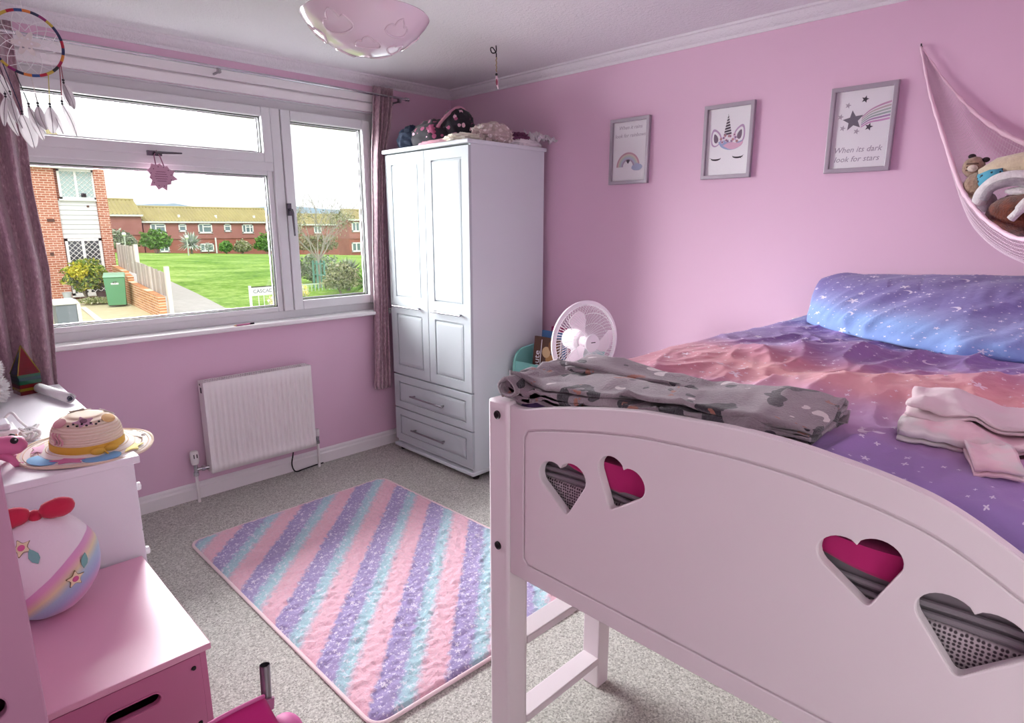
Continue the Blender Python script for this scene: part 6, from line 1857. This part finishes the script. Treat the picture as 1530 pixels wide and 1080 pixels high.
bush('bush', 'olive twiggy bush filling the lower right of the casement view', (8.95, 17.3, -.45), (.95, .35, .75), 2800, .055, lf_olv, 16)
spiky('yucca', 'green spiky shrub beside the right edge of the casement', (9.25, 15.9, -.9), .8, 160, lf_grn, 25, .3)
bush('tree', 'tall narrow green conifer at the right edge of the casement view', (10.75, 17.3, .25), (.42, .42, 1.15), 1500, .06, leafmat('leaf_conifer', ['#7f8f5f', '#a3ad7a', '#66764a']), 18, cat='tree')
bush('bush', 'grey-green shrub behind the bare tree in the casement view', (10.6, 22.5, -.4), (1.3, .6, .9), 1700, .07, lf_gry, 19)

# ------------------------------------------------------------------ houses across the green
tile_hang = M('hung_tile_red', '#b37d76', .9, vary=(.9, '#9c645e'), bump=(5, .4, .05))
brick_far = M('far_brick', '#b07060', .9, vary=(1.2, '#94584c'))
roof_far = M('far_roof', '#b9ae76', .95, vary=(.5, '#948a62'))
def terrace(label, x0, x1, y, base, eave, ridge_z, depth=7.0, ribs=1.0, seed=0):
    t = thing('house', label, 'house', ((x0 + x1) / 2, y + depth / 2, base))
    mid = lerp(base, eave, .50)
    build('lower_wall', MB().box((x0, y + .12, base - 1.5), (x1, y + depth, mid)), brick_far, t, smooth=0)
    build('tile_hung_wall', MB().box((x0, y, mid), (x1, y + depth, eave)), tile_hang, t, smooth=0)
    build('fascia', MB().box((x0 - .2, y - .35, eave - .10), (x1 + .2, y - .25, eave + .14)), white_pl, t, smooth=0)
    rm_ = MB()
    half = depth / 2
    n = max(4, int((x1 - x0) / .42))
    for k in range(n):                         # ribs of pantiles running up the slope
        xa = lerp(x0 - .25, x1 + .25, k / n); xb = lerp(x0 - .25, x1 + .25, (k + 1) / n); xm = (xa + xb) / 2
        for (ya, yb) in ((y - .4, y + half), (y + depth + .4, y + half)):
            rm_.add([(xa, ya, eave + .05), (xm, ya, eave + .22), (xb, ya, eave + .05), (xa, yb, ridge_z), (xm, yb, ridge_z + .15), (xb, yb, ridge_z)], [(0, 1, 4, 3), (1, 2, 5, 4)])
    rm_.add([(x0, y - .3, eave), (x0, y + depth + .3, eave), (x0, y + half, ridge_z), (x1, y - .3, eave), (x1, y + depth + .3, eave), (x1, y + half, ridge_z)], [(0, 1, 2), (3, 5, 4)])
    build('roof', rm_, roof_far, t, smooth=0, weld=False)
    build('ridge_tiles', MB().tube([(x0 - .25, y + half, ridge_z + .08), (x1 + .25, y + half, ridge_z + .08)], .16, 8), roof_far, t)
    return t
far = terrace('long red terrace with mossy roof across the green lawn', 21.6, 39.3, 90, -2.6, 1.93, 3.92)
dark_win = M('far_glass', '#6f858c', .1, spec=.7)
for (x0, x1, z0, z1, sp) in ((22.4, 24.29, .5, 1.75, (.35,)), (25.9, 26.9, .69, 1.72, ()), (28.42, 30.3, .45, 1.75, (.35,)), (31.95, 32.94, .65, 1.72, ()), (34.51, 36.17, .4, 1.66, (.33, .7)), (38.0, 38.95, .67, 1.66, ())):
    w_ = house_window(far, x0, x1, z0, z1, 89.97, sp, dark_win, .16)
    build('glazing_bar', MB().box((lerp(x0, x1, .38 if sp else 0), 89.9, lerp(z0, z1, .62)), (x1, 89.95, lerp(z0, z1, .72))), white_pl, w_, smooth=0)
for (x0, x1, z0, z1, sp) in ((23.2, 24.47, -2.0, -.98, (.5,)), (28.43, 30.32, -2.09, -1.0, (.35,))):
    house_window(far, x0, x1, z0, z1, 90.05, sp, dark_win, .16)
for x in (26.2, 31.1, 36.6):
    build('roof_vent', MB().box((x, 90.6, 2.3), (x + .25, 90.9, 2.95)), white_pl, far, smooth=0)
build('downpipe', MB().box((30.5, 89.85, -2.4), (30.68, 89.98, -.2)), white_pl, far, smooth=0)
f2 = terrace('stepped-up end house of the red terrace, left of the long roof', 16.2, 21.3, 89.4, -2.2, 2.75, 4.78)
house_window(f2, 19.85, 20.85, 1.45, 2.6, 89.97, (), dark_win, .16)
build('corner_board', MB().box((18.35, 89.9, 1.2), (18.6, 89.99, 2.7)), white_pl, f2, smooth=0)
build('roof_vent', MB().box((19.0, 90.6, 3.05), (19.5, 90.9, 3.4)), white_pl, f2, smooth=0)
f3 = terrace('red house behind the bare tree at the right of the casement', 40.4, 50, 70, -2.6, 2.2, 3.4, 3.0)
house_window(f3, 40.8, 42.0, .7, 1.95, 69.97, (.5,), dark_win, .16)
house_window(f3, 40.7, 42.1, -1.9, -.7, 70.05, (.5,), dark_win, .16)
f4 = terrace('distant red terrace half hidden behind the bare tree', 43.5, 62, 97, -3.0, 1.6, 3.3, 6.0)
for x0 in (45.5, 49.5):
    house_window(f4, x0, x0 + 1.4, .2, 1.4, 96.97, (.5,), dark_win, .16)
# hedges, yuccas and lamp posts along the far edge of the lawn
for k, (x0, x1, zt, m, lb) in enumerate(((15.6, 19.6, 1.0, lf_gry, 'sparse grey-green bush before the stepped-up end house'), (19.6, 23.4, 1.1, lf_grn, 'large round green bush beside the far fence top'), (29.3, 30.9, -.55, lf_grn, 'low round bush under the terrace ground floor window'),
                                        (31.1, 33.4, -.5, lf_olv, 'pale bush in the middle of the far hedge line'), (33.8, 38.2, .35, lf_grn, 'long dense green hedge at the right end of the terrace'),
                                        (38.6, 48.5, .3, leafmat('leaf_brown', ['#a08f7c', '#8f9a6f', '#b5a78f', '#7f8460']), 'long brownish hedge behind the bare tree'))):
    c = ((x0 + x1) / 2, 85, (zt + gz((x0 + x1) / 2, 85)) / 2)
    bush('hedge', lb, c, ((x1 - x0) / 2 * 1.15, 1.2, (zt - c[2]) * 1.2), 1700, .2, m, 40 + k, cat='hedge')
spiky('yucca', 'blue-green spiky yucca tree before the red terrace', (25.0, 83, -2.1), 1.9, 300, leafmat('leaf_blue', ['#6f8f78', '#8faf98', '#a9bfa5', '#567560']), 33, 1.1)
spiky('yucca', 'small spiky yucca right of the tall far lamp post', (27.6, 84.5, -2.2), .9, 150, leafmat('leaf_blue', ['#6f8f78']), 34, .7)
for (x, y, zt, lb) in ((14.5, 70, .62, 'white globe lamp post just above the neighbour fence'), (20.45, 70, .25, 'pale lamp post in front of the yucca tree')):
    lp = thing('street_lamp', lb, 'street lamp', (x, y, gz(x, y)))
    build('post', MB().cyl((x, y, gz(x, y)), (x, y, zt - .1), .07, n=8), M('lamp_post', '#b9c0b9', .5), lp)
    build('globe', MB().ball((x, y, zt), .2, 14, 10), white_pl, lp)
fc_ = thing('picket_fence', 'white picket fence at the far right corner of the lawn', 'fence', (36.6, 83.5, -2.5))
for k in range(7):
    build('picket', MB().box((35.4 + k * .4, 83.5, -2.6), (35.52 + k * .4, 83.55, -1.75)), white_pl, fc_, smooth=0)
build('rail', MB().box((35.4, 83.55, -1.95), (38, 83.6, -1.8)), white_pl, fc_, smooth=0)
# downs on the horizon, distance haze mixed into their pale colour
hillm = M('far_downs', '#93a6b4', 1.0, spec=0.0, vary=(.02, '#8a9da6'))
def hillf(u, v):
    x = lerp(-300, 1300, u)
    h = 28 + 5.0 * nz(x * .006, 2.0) + 3.5 * exp(-((x - 300) / 26) ** 2) + 5 * exp(-((x - 470) / 60) ** 2) + 1.2 * nz(x * .06, 5)
    return (x, 900 + 200 * v, lerp(-12, h, min(1, v * 2)) if v < .5 else h)
struct('hill', MB().grid(hillf, 160, 5), hillm, smooth=180)
